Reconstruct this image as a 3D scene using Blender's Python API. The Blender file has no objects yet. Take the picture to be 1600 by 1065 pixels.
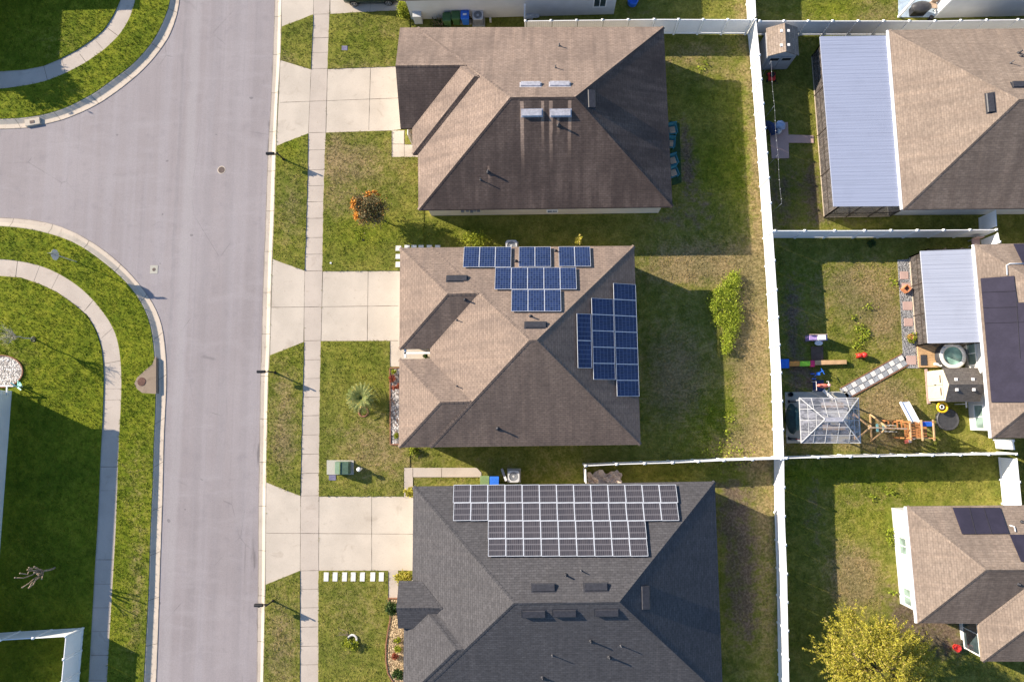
import bpy, bmesh, math, random
import numpy as np
from mathutils import Vector, Matrix
random.seed(7); rng = np.random.default_rng(7)
SC = bpy.context.scene
COL = SC.collection
R = math.radians

# ------------------------------------------------------------------ camera
FPX, CX, CY, H = 1067.0, 800.0, 532.5, 48.3        # aerial camera: focal length in photo pixels, height in metres
_D = np.array([40.0, -117.5, FPX]); _D /= np.linalg.norm(_D)
UPV = -_D
NV = np.array([-57.0, 10692.0, FPX]); NV -= NV.dot(UPV)*UPV; NV /= np.linalg.norm(NV)
EV = -np.cross(NV, UPV)
cd = bpy.data.cameras.new('camera'); cam = bpy.data.objects.new('camera', cd); COL.objects.link(cam)
cd.sensor_width = 36; cd.lens = 24.0; cd.clip_start = 0.5; cd.clip_end = 3000
_r = Vector((EV[0], NV[0], UPV[0])); _u = Vector((EV[1], NV[1], UPV[1])); _f = Vector((EV[2], NV[2], UPV[2]))
cam.matrix_world = Matrix(((_r.x, _u.x, -_f.x, 0), (_r.y, _u.y, -_f.y, 0), (_r.z, _u.z, -_f.z, H), (0, 0, 0, 1)))
SC.camera = cam

# ------------------------------------------------------------------ sky, sun, exposure
SUN_EL, SUN_AZ = 23.3, 24.3      # shadows fall towards +x, -y
sv = Vector((-math.cos(R(SUN_EL))*math.cos(R(SUN_AZ)), math.cos(R(SUN_EL))*math.sin(R(SUN_AZ)), math.sin(R(SUN_EL))))
w = bpy.data.worlds.new('World'); SC.world = w; w.use_nodes = True
nt = w.node_tree; sky = nt.nodes.new('ShaderNodeTexSky'); sky.sky_type = 'NISHITA'; sky.sun_disc = False
sky.sun_elevation = R(SUN_EL); sky.sun_rotation = math.atan2(sv.x, sv.y); sky.air_density = 1.0; sky.dust_density = .5; sky.ozone_density = 3.5
nt.links.new(sky.outputs[0], nt.nodes['Background'].inputs[0]); nt.nodes['Background'].inputs[1].default_value = 0.1
sl = bpy.data.lights.new('sun', 'SUN'); sl.energy = 5.0; sl.angle = R(0.5); sl.color = (1.0, 0.88, 0.72)
so = bpy.data.objects.new('sun', sl); COL.objects.link(so); so.rotation_euler = (-sv).to_track_quat('-Z', 'Y').to_euler(); so.location = (0, 0, 60)
SC.view_settings.view_transform = 'Standard'; SC.view_settings.look = 'None'; SC.view_settings.exposure = 1.2; SC.view_settings.gamma = 1
SC.view_settings.use_curve_mapping = False

# ------------------------------------------------------------------ helpers
def P(px, py, h=0.0):
    'where the sight line through a photo pixel meets the level h'
    r = np.array([px-CX, CY-py, FPX]); v = (r@EV, r@NV, r@UPV); t = (h-H)/v[2]
    return (v[0]*t, v[1]*t)
def PL(l, h=0.0): return [P(a, b, h) for a, b in l]
def P3(px, py, h=0.0): return P(px, py, h)+(h,)

def tag(o, label=None, cat=None, group=None, kind=None):
    if label: o['label'] = label
    if cat: o['category'] = cat
    if group: o['group'] = group
    if kind: o['kind'] = kind
    return o
def thing(name, label, cat, loc=(0, 0, 0), group=None, rz=0):
    o = bpy.data.objects.new(name, None); COL.objects.link(o); o.location = loc; o.rotation_euler.z = rz; o.empty_display_size = .3
    return tag(o, label, cat, group)
WL = {}
def wloc(o):
    v = Vector((0, 0, 0))
    while o is not None: v += o.location; o = o.parent
    return v
class MB:
    'collects shapes in world coordinates, links them as one mesh'
    def __init__(s): s.v = []; s.f = []; s.m = []
    def add(s, vs, fs, m=0):
        b = len(s.v); s.v += [tuple(x) for x in vs]; s.f += [tuple(b+i for i in f) for f in fs]; s.m += [m]*len(fs); return s
    def box(s, c, d, rz=0, m=0, taper=1.0, rx=0, ry=0):
        x, y, z = d[0]/2, d[1]/2, d[2]/2
        vs = [Vector((sx*x*(taper if sz < 0 else 1), sy*y*(taper if sz < 0 else 1), sz*z)) for sz in (-1, 1) for sy in (-1, 1) for sx in (-1, 1)]
        M = Matrix.Rotation(rz, 3, 'Z')@Matrix.Rotation(ry, 3, 'Y')@Matrix.Rotation(rx, 3, 'X')
        vs = [M@v+Vector(c) for v in vs]
        return s.add(vs, [(0, 2, 3, 1), (4, 5, 7, 6), (0, 1, 5, 4), (2, 6, 7, 3), (0, 4, 6, 2), (1, 3, 7, 5)], m)
    def bar(s, p, q, wd, th, m=0):
        p, q = Vector(p), Vector(q); d = (q-p); L = d.length; d.normalize()
        up = Vector((0, 0, 1)) if abs(d.z) < .95 else Vector((0, 1, 0))
        a = d.cross(up).normalized(); b = a.cross(d)
        vs = [pt+a*sx*wd/2+b*sy*th/2 for pt in (p, q) for sy in (-1, 1) for sx in (-1, 1)]
        return s.add(vs, [(0, 1, 3, 2), (4, 6, 7, 5), (0, 4, 5, 1), (2, 3, 7, 6), (0, 2, 6, 4), (1, 5, 7, 3)], m)
    def prism(s, poly, z0, z1, m=0, ms=None):
        n = len(poly)
        a = sum(poly[i][0]*poly[(i+1) % n][1]-poly[(i+1) % n][0]*poly[i][1] for i in range(n))
        if a < 0: poly = poly[::-1]
        vs = [(x, y, z0) for x, y in poly]+[(x, y, z1) for x, y in poly]
        s.add(vs, [tuple(range(n, 2*n))], m)
        b = len(s.v)-2*n
        for i in range(n):
            j = (i+1) % n; s.f.append((b+i, b+j, b+n+j, b+n+i)); s.m.append(m if ms is None else ms)
        s.f.append(tuple(b+i for i in range(n-1, -1, -1))); s.m.append(m)
        return s
    def tube(s, pts, r, n=8, m=0, cap=True):
        pts = [Vector(p) for p in pts]; rr = r if isinstance(r, (list, tuple)) else [r]*len(pts)
        b = len(s.v); prev = None
        for i, p in enumerate(pts):
            d = (pts[min(i+1, len(pts)-1)]-pts[max(i-1, 0)]).normalized()
            if prev is None: a = d.cross(Vector((0, 0, 1)) if abs(d.z) < .9 else Vector((1, 0, 0))).normalized()
            else: a = (prev-d*prev.dot(d)).normalized()
            prev = a; c = d.cross(a)
            for k in range(n):
                t = 2*math.pi*k/n; s.v.append(tuple(p+(a*math.cos(t)+c*math.sin(t))*rr[i]))
        for i in range(len(pts)-1):
            for k in range(n):
                k2 = (k+1) % n; s.f.append((b+i*n+k, b+i*n+k2, b+(i+1)*n+k2, b+(i+1)*n+k)); s.m.append(m)
        if cap:
            s.f.append(tuple(b+k for k in range(n-1, -1, -1))); s.m.append(m)
            s.f.append(tuple(b+(len(pts)-1)*n+k for k in range(n))); s.m.append(m)
        return s
    def lathe(s, c, prof, n=24, m=0, sx=1, sy=1):
        b = len(s.v)
        for r, z in prof:
            for k in range(n):
                t = 2*math.pi*k/n; s.v.append((c[0]+sx*r*math.cos(t), c[1]+sy*r*math.sin(t), c[2]+z))
        for i in range(len(prof)-1):
            for k in range(n):
                k2 = (k+1) % n; s.f.append((b+i*n+k, b+i*n+k2, b+(i+1)*n+k2, b+(i+1)*n+k)); s.m.append(m)
        if prof[-1][0] > 1e-4: s.f.append(tuple(b+(len(prof)-1)*n+k for k in range(n))); s.m.append(m)
        if prof[0][0] > 1e-4: s.f.append(tuple(b+k for k in range(n-1, -1, -1))); s.m.append(m)
        return s
    def blob(s, c, r, n=10, m=0, jit=0.0):
        prof = [(max(1e-5, math.sin(math.pi*i/6)), -math.cos(math.pi*i/6)) for i in range(7)]
        b = len(s.v); s.lathe((0, 0, 0), prof, n, m)
        for i in range(b, len(s.v)):
            v = s.v[i]; k = 1+random.uniform(-jit, jit)
            s.v[i] = (c[0]+v[0]*r[0]*k, c[1]+v[1]*r[1]*k, c[2]+v[2]*r[2]*k)
        return s
    def torus(s, c, R0, r, n=28, k=8, m=0, sz=1):
        b = len(s.v)
        for i in range(n):
            t = 2*math.pi*i/n
            for j in range(k):
                q = 2*math.pi*j/k; rr = R0+r*math.cos(q); s.v.append((c[0]+rr*math.cos(t), c[1]+rr*math.sin(t), c[2]+r*sz*math.sin(q)))
        for i in range(n):
            for j in range(k):
                s.f.append((b+i*k+j, b+((i+1) % n)*k+j, b+((i+1) % n)*k+(j+1) % k, b+i*k+(j+1) % k)); s.m.append(m)
        return s
    def build(s, name, mats, parent=None, smooth=False, bevel=0, loc=None):
        if not isinstance(mats, (list, tuple)): mats = [mats]
        o0 = wloc(parent) if parent is not None else Vector(loc or (0, 0, 0))
        me = bpy.data.meshes.new(name); me.from_pydata([tuple(Vector(v)-o0) for v in s.v], [], s.f)
        for m in mats: me.materials.append(m)
        me.polygons.foreach_set('material_index', s.m)
        if smooth: me.polygons.foreach_set('use_smooth', [True]*len(me.polygons))
        me.update()
        bm = bmesh.new(); bm.from_mesh(me); bmesh.ops.recalc_face_normals(bm, faces=bm.faces); bm.to_mesh(me); bm.free()
        o = bpy.data.objects.new(name, me); COL.objects.link(o)
        if parent is not None: o.parent = parent
        else: o.location = o0
        if bevel:
            md = o.modifiers.new('bevel', 'BEVEL'); md.width = bevel; md.segments = 2; md.limit_method = 'ANGLE'; md.angle_limit = R(40)
        return o
def copy_tree(o, parent=None):
    c = o.copy(); COL.objects.link(c)
    if parent is not None: c.parent = parent
    for ch in [x for x in SC.objects if x.parent == o]: copy_tree(ch, c)
    return c

# ------------------------------------------------------------------ materials
class N:
    'small node-graph writer'
    def __init__(s, name):
        s.mat = bpy.data.materials.new(name); s.mat.use_nodes = True; s.t = s.mat.node_tree; s.p = s.t.nodes['Principled BSDF']
    def n(s, ty, **k):
        x = s.t.nodes.new(ty)
        for a, b in k.items(): setattr(x, a, b)
        return x
    def l(s, a, b): s.t.links.new(a, b)
    def val(s, sock, v):
        if hasattr(v, 'node'): s.l(v, sock)
        else: sock.default_value = v
    def math(s, op, a, b=0.0, c=0.0, clamp=False):
        x = s.n('ShaderNodeMath', operation=op, use_clamp=clamp); s.val(x.inputs[0], a); s.val(x.inputs[1], b); s.val(x.inputs[2], c); return x.outputs[0]
    def mix(s, f, a, b, mode='MIX'):
        x = s.n('ShaderNodeMix', data_type='RGBA', blend_type=mode)
        s.val(x.inputs[0], f)
        for i, v in ((6, a), (7, b)):
            if hasattr(v, 'node'): s.l(v, x.inputs[i])
            else: x.inputs[i].default_value = (*v[:3], 1)
        return x.outputs[2]
    def pos(s, obj=False):
        if obj: return s.n('ShaderNodeTexCoord').outputs['Object']
        return s.n('ShaderNodeNewGeometry').outputs['Position']
    def mapped(s, vec, scale=(1, 1, 1), loc=(0, 0, 0), rot=(0, 0, 0)):
        x = s.n('ShaderNodeMapping'); s.l(vec, x.inputs[0]); x.inputs['Scale'].default_value = scale; x.inputs['Location'].default_value = loc; x.inputs['Rotation'].default_value = rot; return x.outputs[0]
    def noise(s, vec, scale, detail=3, rough=.55, dist=0.0):
        x = s.n('ShaderNodeTexNoise'); s.l(vec, x.inputs['Vector']); x.inputs['Scale'].default_value = scale; x.inputs['Detail'].default_value = detail
        x.inputs['Roughness'].default_value = rough; x.inputs['Distortion'].default_value = dist; return x.outputs[0]
    def ramp(s, f, a, b, lo=0.0, hi=1.0):
        x = s.n('ShaderNodeMapRange'); x.interpolation_type = 'SMOOTHSTEP'; s.val(x.inputs[0], f); x.inputs[1].default_value = a; x.inputs[2].default_value = b
        x.inputs[3].default_value = lo; x.inputs[4].default_value = hi; return x.outputs[0]
    def bump(s, h, st=.3, d=.02):
        x = s.n('ShaderNodeBump'); s.l(h, x.inputs['Height']); x.inputs['Strength'].default_value = st; x.inputs['Distance'].default_value = d; s.l(x.outputs[0], s.p.inputs['Normal'])
    def attr(s, name):
        x = s.n('ShaderNodeAttribute'); x.attribute_name = name; return x
    def done(s, col=None, rough=.8, spec=.3, metal=0.0, **k):
        if col is not None: s.val(s.p.inputs['Base Color'], col if hasattr(col, 'node') else (*col[:3], 1))
        s.val(s.p.inputs['Roughness'], rough); s.p.inputs['Specular IOR Level'].default_value = spec; s.p.inputs['Metallic'].default_value = metal
        for a, b in k.items(): s.p.inputs[a].default_value = b
        return s.mat
def plain(name, c, rough=.6, var=.12, scale=6, spec=.3, metal=0, bump=0):
    'painted or plain surface with faint mottling and wear'
    g = N(name); ps = g.pos(True); a = g.noise(ps, scale, 4); b = g.noise(ps, scale*6, 2)
    f = g.ramp(g.math('ADD', g.math('MULTIPLY', a, .7), g.math('MULTIPLY', b, .3)), .35, .68)
    lo = tuple(x*(1-var) for x in c); hi = tuple(min(1, x*(1+var)) for x in c)
    if bump: g.bump(b, bump, .01)
    return g.done(g.mix(f, lo, hi), rough, spec, metal)

def asphalt():
    g = N('asphalt'); ps = g.pos()
    big = g.noise(ps, .12, 3); mid = g.noise(ps, 1.3, 4); fine = g.noise(ps, 14, 3, .7)
    st = g.noise(g.mapped(ps, (1.1, .035, 1)), 1.0, 3, .6)          # wheel tracks along the street
    st2 = g.noise(g.mapped(ps, (4.5, .05, 1)), 1.0, 2, .6)
    c = g.mix(g.ramp(big, .35, .65), (.268, .236, .237), (.298, .265, .267))
    c = g.mix(g.math('MULTIPLY', g.ramp(st, .4, .68), .55), c, (.315, .288, .297))
    c = g.mix(g.math('MULTIPLY', g.ramp(st2, .5, .75), .22), c, (.198, .178, .188))
    c = g.mix(g.math('MULTIPLY', g.ramp(mid, .52, .78), .35), c, (.205, .184, .196))
    v = g.n('ShaderNodeTexVoronoi', feature='DISTANCE_TO_EDGE'); g.l(g.mapped(ps, (.2, .11, .2)), v.inputs['Vector']); v.inputs['Scale'].default_value = 1
    crack = g.math('MULTIPLY', g.ramp(v.outputs['Distance'], .0, .006, 1, 0), g.ramp(g.noise(ps, .35, 2), .5, .62))
    c = g.mix(g.math('MULTIPLY', crack, .45), c, (.12, .11, .115))
    sx = g.n('ShaderNodeSeparateXYZ'); g.l(ps, sx.inputs[0]); wx = g.math('ADD', sx.outputs[0], g.math('MULTIPLY', g.math('SUBTRACT', g.noise(ps, .5, 3), .5), .5))
    def band(x0, hw, lo): return g.math('MULTIPLY', g.ramp(g.math('ABSOLUTE', g.math('SUBTRACT', wx, x0)), hw*.3, hw, 1, 0), lo)
    xb = P(292, 300)[0]
    c = g.mix(band(xb, .55, .45), c, (.345, .32, .322))                 # paler paving seam where the side street was joined
    c = g.mix(band(xb-.85, .2, .3), c, (.2, .185, .19))
    for x_, hw_, k_ in ((P(315,500)[0], .5, .22), (P(350,500)[0], .45, .18), (P(385,500)[0], .45, .2)): c = g.mix(band(x_, hw_, k_), c, (.21, .19, .195))
    sw_ = g.noise(g.mapped(ps, (.25, .9, 1), rot=(0, 0, .5)), 1.0, 4, .6, .8)
    c = g.mix(g.math('MULTIPLY', g.ramp(sw_, .48, .7), .35), c, (.335, .305, .31))
    oil = g.math('MULTIPLY', g.ramp(g.math('ABSOLUTE', g.math('SUBTRACT', wx, P(400,850)[0])), .1, .5, 1, 0), g.ramp(g.noise(g.mapped(ps, (.9, .22, 1)), 1.0, 3, .7), .56, .66))
    c = g.mix(g.math('MULTIPLY', oil, .6), c, (.1, .09, .09))
    sp = g.ramp(g.noise(ps, 1.9, 1, .4), .79, .82)
    c = g.mix(g.math('MULTIPLY', sp, .5), c, (.1, .095, .1))
    c = g.mix(g.math('MULTIPLY', g.ramp(fine, .35, .65), .5), c, g.mix(1, c, (.78, .78, .78), 'MULTIPLY'))
    g.bump(fine, .5, .01)
    return g.done(c, .9, .25)
def concrete(name, c0, dirt=(.3, .25, .2), amt=.5):
    g = N(name); ps = g.pos()
    a = g.noise(ps, .5, 4); b = g.noise(ps, 4, 5, .65); f = g.noise(ps, 30, 2)
    c = g.mix(g.ramp(a, .35, .65), tuple(x*.93 for x in c0), tuple(min(1, x*1.05) for x in c0))
    c = g.mix(g.math('MULTIPLY', g.ramp(b, .55, .8), amt), c, dirt)
    c = g.mix(g.math('MULTIPLY', g.ramp(g.noise(ps, .9, 3, .7, .6), .58, .72), amt*.45), c, tuple(x*.75 for x in dirt))
    c = g.mix(g.ramp(f, .4, .7), c, g.mix(1, c, (.9, .9, .9), 'MULTIPLY'))
    g.bump(b, .25, .01)
    return g.done(c, .9, .25)

def grass_graph(g, blade=False):
    ps = g.pos(); at = g.attr('tone')
    sep = g.n('ShaderNodeSeparateColor'); g.l(at.outputs['Color'], sep.inputs[0]); dry, lush, dirt = sep.outputs[0], sep.outputs[1], sep.outputs[2]
    n1 = g.noise(ps, .35, 4, .6); n2 = g.noise(ps, 1.6, 4, .65); n3 = g.noise(ps, 6.5, 3, .7)
    c = g.mix(g.ramp(n2, .35, .68), GREEN[0], GREEN[1])
    c = g.mix(g.math('MULTIPLY', g.ramp(lush, 0, 1), .85), c, g.mix(g.ramp(n2, .35, .65), GREEN[2], GREEN[3]))
    d = g.math('ADD', g.math('MULTIPLY', dry, .75), g.math('MULTIPLY', g.math('SUBTRACT', n2, .5), 1.0))
    d = g.math('ADD', d, g.math('MULTIPLY', g.math('SUBTRACT', n3, .5), .55))
    c = g.mix(g.ramp(d, .10, .74), c, g.mix(g.ramp(n3, .35, .65), (.215, .17, .075), (.285, .22, .108)))
    e = g.math('ADD', dirt, g.math('MULTIPLY', g.math('SUBTRACT', n2, .5), 1.6))
    e = g.math('ADD', e, g.math('MULTIPLY', g.math('SUBTRACT', n3, .5), .4))
    c = g.mix(g.ramp(e, .38, 1.05), c, g.mix(g.ramp(n3, .4, .7), (.135, .10, .068), (.185, .145, .10)))
    c = g.mix(1, c, g.mix(g.ramp(n1, .35, .65), (.82, .86, .82), (1.16, 1.1, 1.12)), 'MULTIPLY')
    if not blade:
        c = g.mix(1, c, g.mix(g.ramp(n3, .32, .66), (.66, .66, .66), (1.0, 1.0, 1.0)), 'MULTIPLY')
    else:
        r = g.attr('rnd').outputs['Fac']
        c = g.mix(1, c, g.mix(r, (.7, .72, .6), (1.35, 1.3, 1.25)), 'MULTIPLY')
    return c, n3
GREEN = [(.145, .16, .026), (.235, .225, .05), (.12, .165, .006), (.192, .222, .010)]
def grass_mat():
    g = N('lawn_soil_and_turf'); c, n3 = grass_graph(g); g.bump(n3, .8, .05); return g.done(c, .95, .1)
def blade_mat():
    g = N('grass_blades'); c, _ = grass_graph(g, True)
    m = g.done(c, .7, .15); return m
def shingle(name, c1, c2, stain, amt=.4, streaks=(), rowdark=.68, green=None):
    g = N(name); uv = g.n('ShaderNodeUVMap'); uv.uv_map = 'UVMap'; u = uv.outputs[0]
    br = g.n('ShaderNodeTexBrick'); g.l(u, br.inputs['Vector']); br.offset = .5; br.inputs['Scale'].default_value = 1
    br.inputs['Brick Width'].default_value = .30; br.inputs['Row Height'].default_value = .145; br.inputs['Mortar Size'].default_value = .013; br.inputs['Mortar Smooth'].default_value = .3
    br.inputs['Color1'].default_value = (*c1, 1); br.inputs['Color2'].default_value = (*c2, 1); br.inputs['Mortar'].default_value = (*[x*rowdark for x in c1], 1)
    br.inputs['Bias'].default_value = 0
    c = br.outputs['Color']
    n = g.noise(g.mapped(u, (1.1, .16, 1)), 1.4, 4, .6)             # weathering running down the slope
    n2 = g.noise(g.mapped(u, (.4, .4, 1)), 1.0, 4, .65)
    n3 = g.noise(g.mapped(u, (3.3, 7, 1)), 1.0, 3, .6)
    c = g.mix(g.math('MULTIPLY', g.ramp(n, .38, .7), amt), c, stain)
    c = g.mix(g.math('MULTIPLY', g.ramp(n2, .42, .68), amt*.8), c, stain)
    n5 = g.noise(g.mapped(u, (2.6, .05, 1)), 1.0, 3, .6); n6 = g.noise(g.mapped(u, (.05, 6.9, 1)), 1.0, 1, .5)
    c = g.mix(g.math('MULTIPLY', g.ramp(n5, .5, .72), .35), c, g.mix(1, c, (1.35, 1.3, 1.25), 'MULTIPLY'))
    c = g.mix(g.math('MULTIPLY', g.ramp(n6, .45, .65), .3), c, g.mix(1, c, (.78, .78, .79), 'MULTIPLY'))
    c = g.mix(1, c, g.mix(g.ramp(n3, .3, .7), (.86, .86, .86), (1.14, 1.13, 1.12)), 'MULTIPLY')
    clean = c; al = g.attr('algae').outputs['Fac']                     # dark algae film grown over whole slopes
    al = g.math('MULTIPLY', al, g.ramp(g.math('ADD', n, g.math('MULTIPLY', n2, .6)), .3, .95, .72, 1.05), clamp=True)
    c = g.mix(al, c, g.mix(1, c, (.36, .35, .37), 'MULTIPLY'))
    if streaks:
        sx = g.n('ShaderNodeSeparateXYZ'); g.l(g.pos(), sx.inputs[0]); X, Y = sx.outputs[0], sx.outputs[1]
        wob = g.math('MULTIPLY', g.math('SUBTRACT', g.noise(g.pos(), 1.5, 3), .5), .12)
        X = g.math('ADD', X, wob); tot = None
        for xc, hw, yt, yb, st in streaks:                           # clean stripes washed below the metal vents
            a = g.ramp(g.math('ABSOLUTE', g.math('SUBTRACT', X, xc)), hw*.4, hw, 1, 0)
            b = g.ramp(Y, yb, yt, 0, st); q = g.math('MULTIPLY', a, b); q = g.math('MULTIPLY', q, g.ramp(Y, yt, yt+.08, 1, 0))
            tot = q if tot is None else g.math('MAXIMUM', tot, q)
        c = g.mix(g.math('MINIMUM', g.math('MULTIPLY', tot, .9), .9), c, g.mix(1, clean, (1.6, 1.5, 1.38), 'MULTIPLY'))
    g.bump(g.math('ADD', br.outputs['Fac'], g.math('MULTIPLY', n3, .4)), .35, -.02)
    return g.done(c, .93, .18)
def panel_mat(name, cell, cell2, line, nx, ny, lw=.05, rough=.25):
    g = N(name); uv = g.n('ShaderNodeUVMap'); uv.uv_map = 'UVMap'; sx = g.n('ShaderNodeSeparateXYZ'); g.l(uv.outputs[0], sx.inputs[0])
    ax = g.math('ABSOLUTE', g.math('SUBTRACT', g.math('FRACT', g.math('MULTIPLY', sx.outputs[0], nx)), .5))
    ay = g.math('ABSOLUTE', g.math('SUBTRACT', g.math('FRACT', g.math('MULTIPLY', sx.outputs[1], ny)), .5))
    f = g.math('MAXIMUM', g.ramp(ax, .5-lw*1.6, .5-lw*.6), g.ramp(ay, .5-lw*1.6, .5-lw*.6))
    n = g.noise(g.pos(), .9, 3); wn = g.n('ShaderNodeTexWhiteNoise', noise_dimensions='2D')
    fl = g.n('ShaderNodeVectorMath', operation='FLOOR'); g.l(g.mapped(uv.outputs[0], (nx, ny, 1)), fl.inputs[0]); g.l(fl.outputs[0], wn.inputs['Vector'])
    c = g.mix(g.ramp(g.math('ADD', g.math('MULTIPLY', n, .6), g.math('MULTIPLY', wn.outputs[0], .4)), .3, .7), cell, cell2)
    return g.done(g.mix(f, c, line), rough, .5)
def gravel_mat(name, cols, scale=16):
    g = N(name); ps = g.pos(); v = g.n('ShaderNodeTexVoronoi'); g.l(ps, v.inputs['Vector']); v.inputs['Scale'].default_value = scale
    sep = g.n('ShaderNodeSeparateColor'); g.l(v.outputs['Color'], sep.inputs[0])
    c = g.mix(sep.outputs[0], cols[0], cols[1]); c = g.mix(g.ramp(sep.outputs[1], .6, .9), c, cols[2])
    c = g.mix(g.ramp(v.outputs['Distance'], .25, .75), c, tuple(x*.35 for x in cols[0]))
    g.bump(v.outputs['Distance'], .9, -.05); return g.done(c, .9, .2)
def leaf_mat(name, a, b, c3=None, tr=.25):
    g = N(name); r = g.attr('rnd').outputs['Fac']; n = g.noise(g.pos(), 1.5, 3)
    c = g.mix(g.ramp(g.math('ADD', g.math('MULTIPLY', r, .6), g.math('MULTIPLY', n, .5)), .3, .8), a, b)
    if c3: c = g.mix(g.ramp(r, .86, .9), c, c3)
    m = g.done(c, .6, .2)
    t = g.n('ShaderNodeBsdfTranslucent'); g.l(c, t.inputs[0]); ms = g.n('ShaderNodeMixShader'); ms.inputs[0].default_value = tr
    g.l(g.p.outputs[0], ms.inputs[1]); g.l(t.outputs[0], ms.inputs[2]); g.l(ms.outputs[0], g.t.nodes['Material Output'].inputs[0]); return m
def siding(name, c, horizontal=True, pitch=.18):
    g = N(name); sx = g.n('ShaderNodeSeparateXYZ'); g.l(g.pos(), sx.inputs[0]); z = g.math('FRACT', g.math('DIVIDE', sx.outputs[2], pitch))
    a = g.noise(g.pos(), 1.2, 4); cc = g.mix(g.ramp(a, .35, .7), tuple(x*.92 for x in c), c)
    cc = g.mix(g.math('MULTIPLY', g.ramp(z, .9, 1.0), .45), cc, tuple(x*.45 for x in c))
    g.bump(z, .4, .02); return g.done(cc, .6, .3)
def glass_mat(name, c, rough=.08):
    g = N(name); n = g.noise(g.pos(True), 1.1, 2); return g.done(g.mix(g.ramp(n, .4, .6), c, tuple(x*1.7 for x in c)), rough, .6)
def corrugated(name, c, period=.15):
    g = N(name); sx = g.n('ShaderNodeSeparateXYZ'); g.l(g.pos(), sx.inputs[0])
    s = g.math('SINE', g.math('MULTIPLY', sx.outputs[1], 2*math.pi/period)); big = g.noise(g.mapped(g.pos(), (.15, 2.2, 1)), 1, 2)
    bl = g.noise(g.pos(), .7, 3)
    cc = g.mix(g.ramp(big, .4, .7), c, tuple(x*.95 for x in c)); cc = g.mix(g.math('MULTIPLY', g.ramp(bl, .5, .75), .3), cc, tuple(x*.8 for x in c))
    cc = g.mix(g.math('MULTIPLY', g.ramp(s, .5, 1), .3), cc, tuple(x*.72 for x in c))
    g.bump(s, .2, .006); return g.done(cc, .42, .4)
def trans_mat(name, c, alpha, rough=.3):
    g = N(name); n = g.noise(g.mapped(g.pos(), (1.2, 2.5, 1)), 1.8, 5, .7, .8); cc = g.mix(g.ramp(n, .42, .62), c, tuple(min(.85, x*2.3) for x in c))
    m = g.done(cc, rough, .5); g.val(g.p.inputs['Alpha'], g.ramp(n, .3, .65, alpha-.1, alpha+.12)); return m

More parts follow.
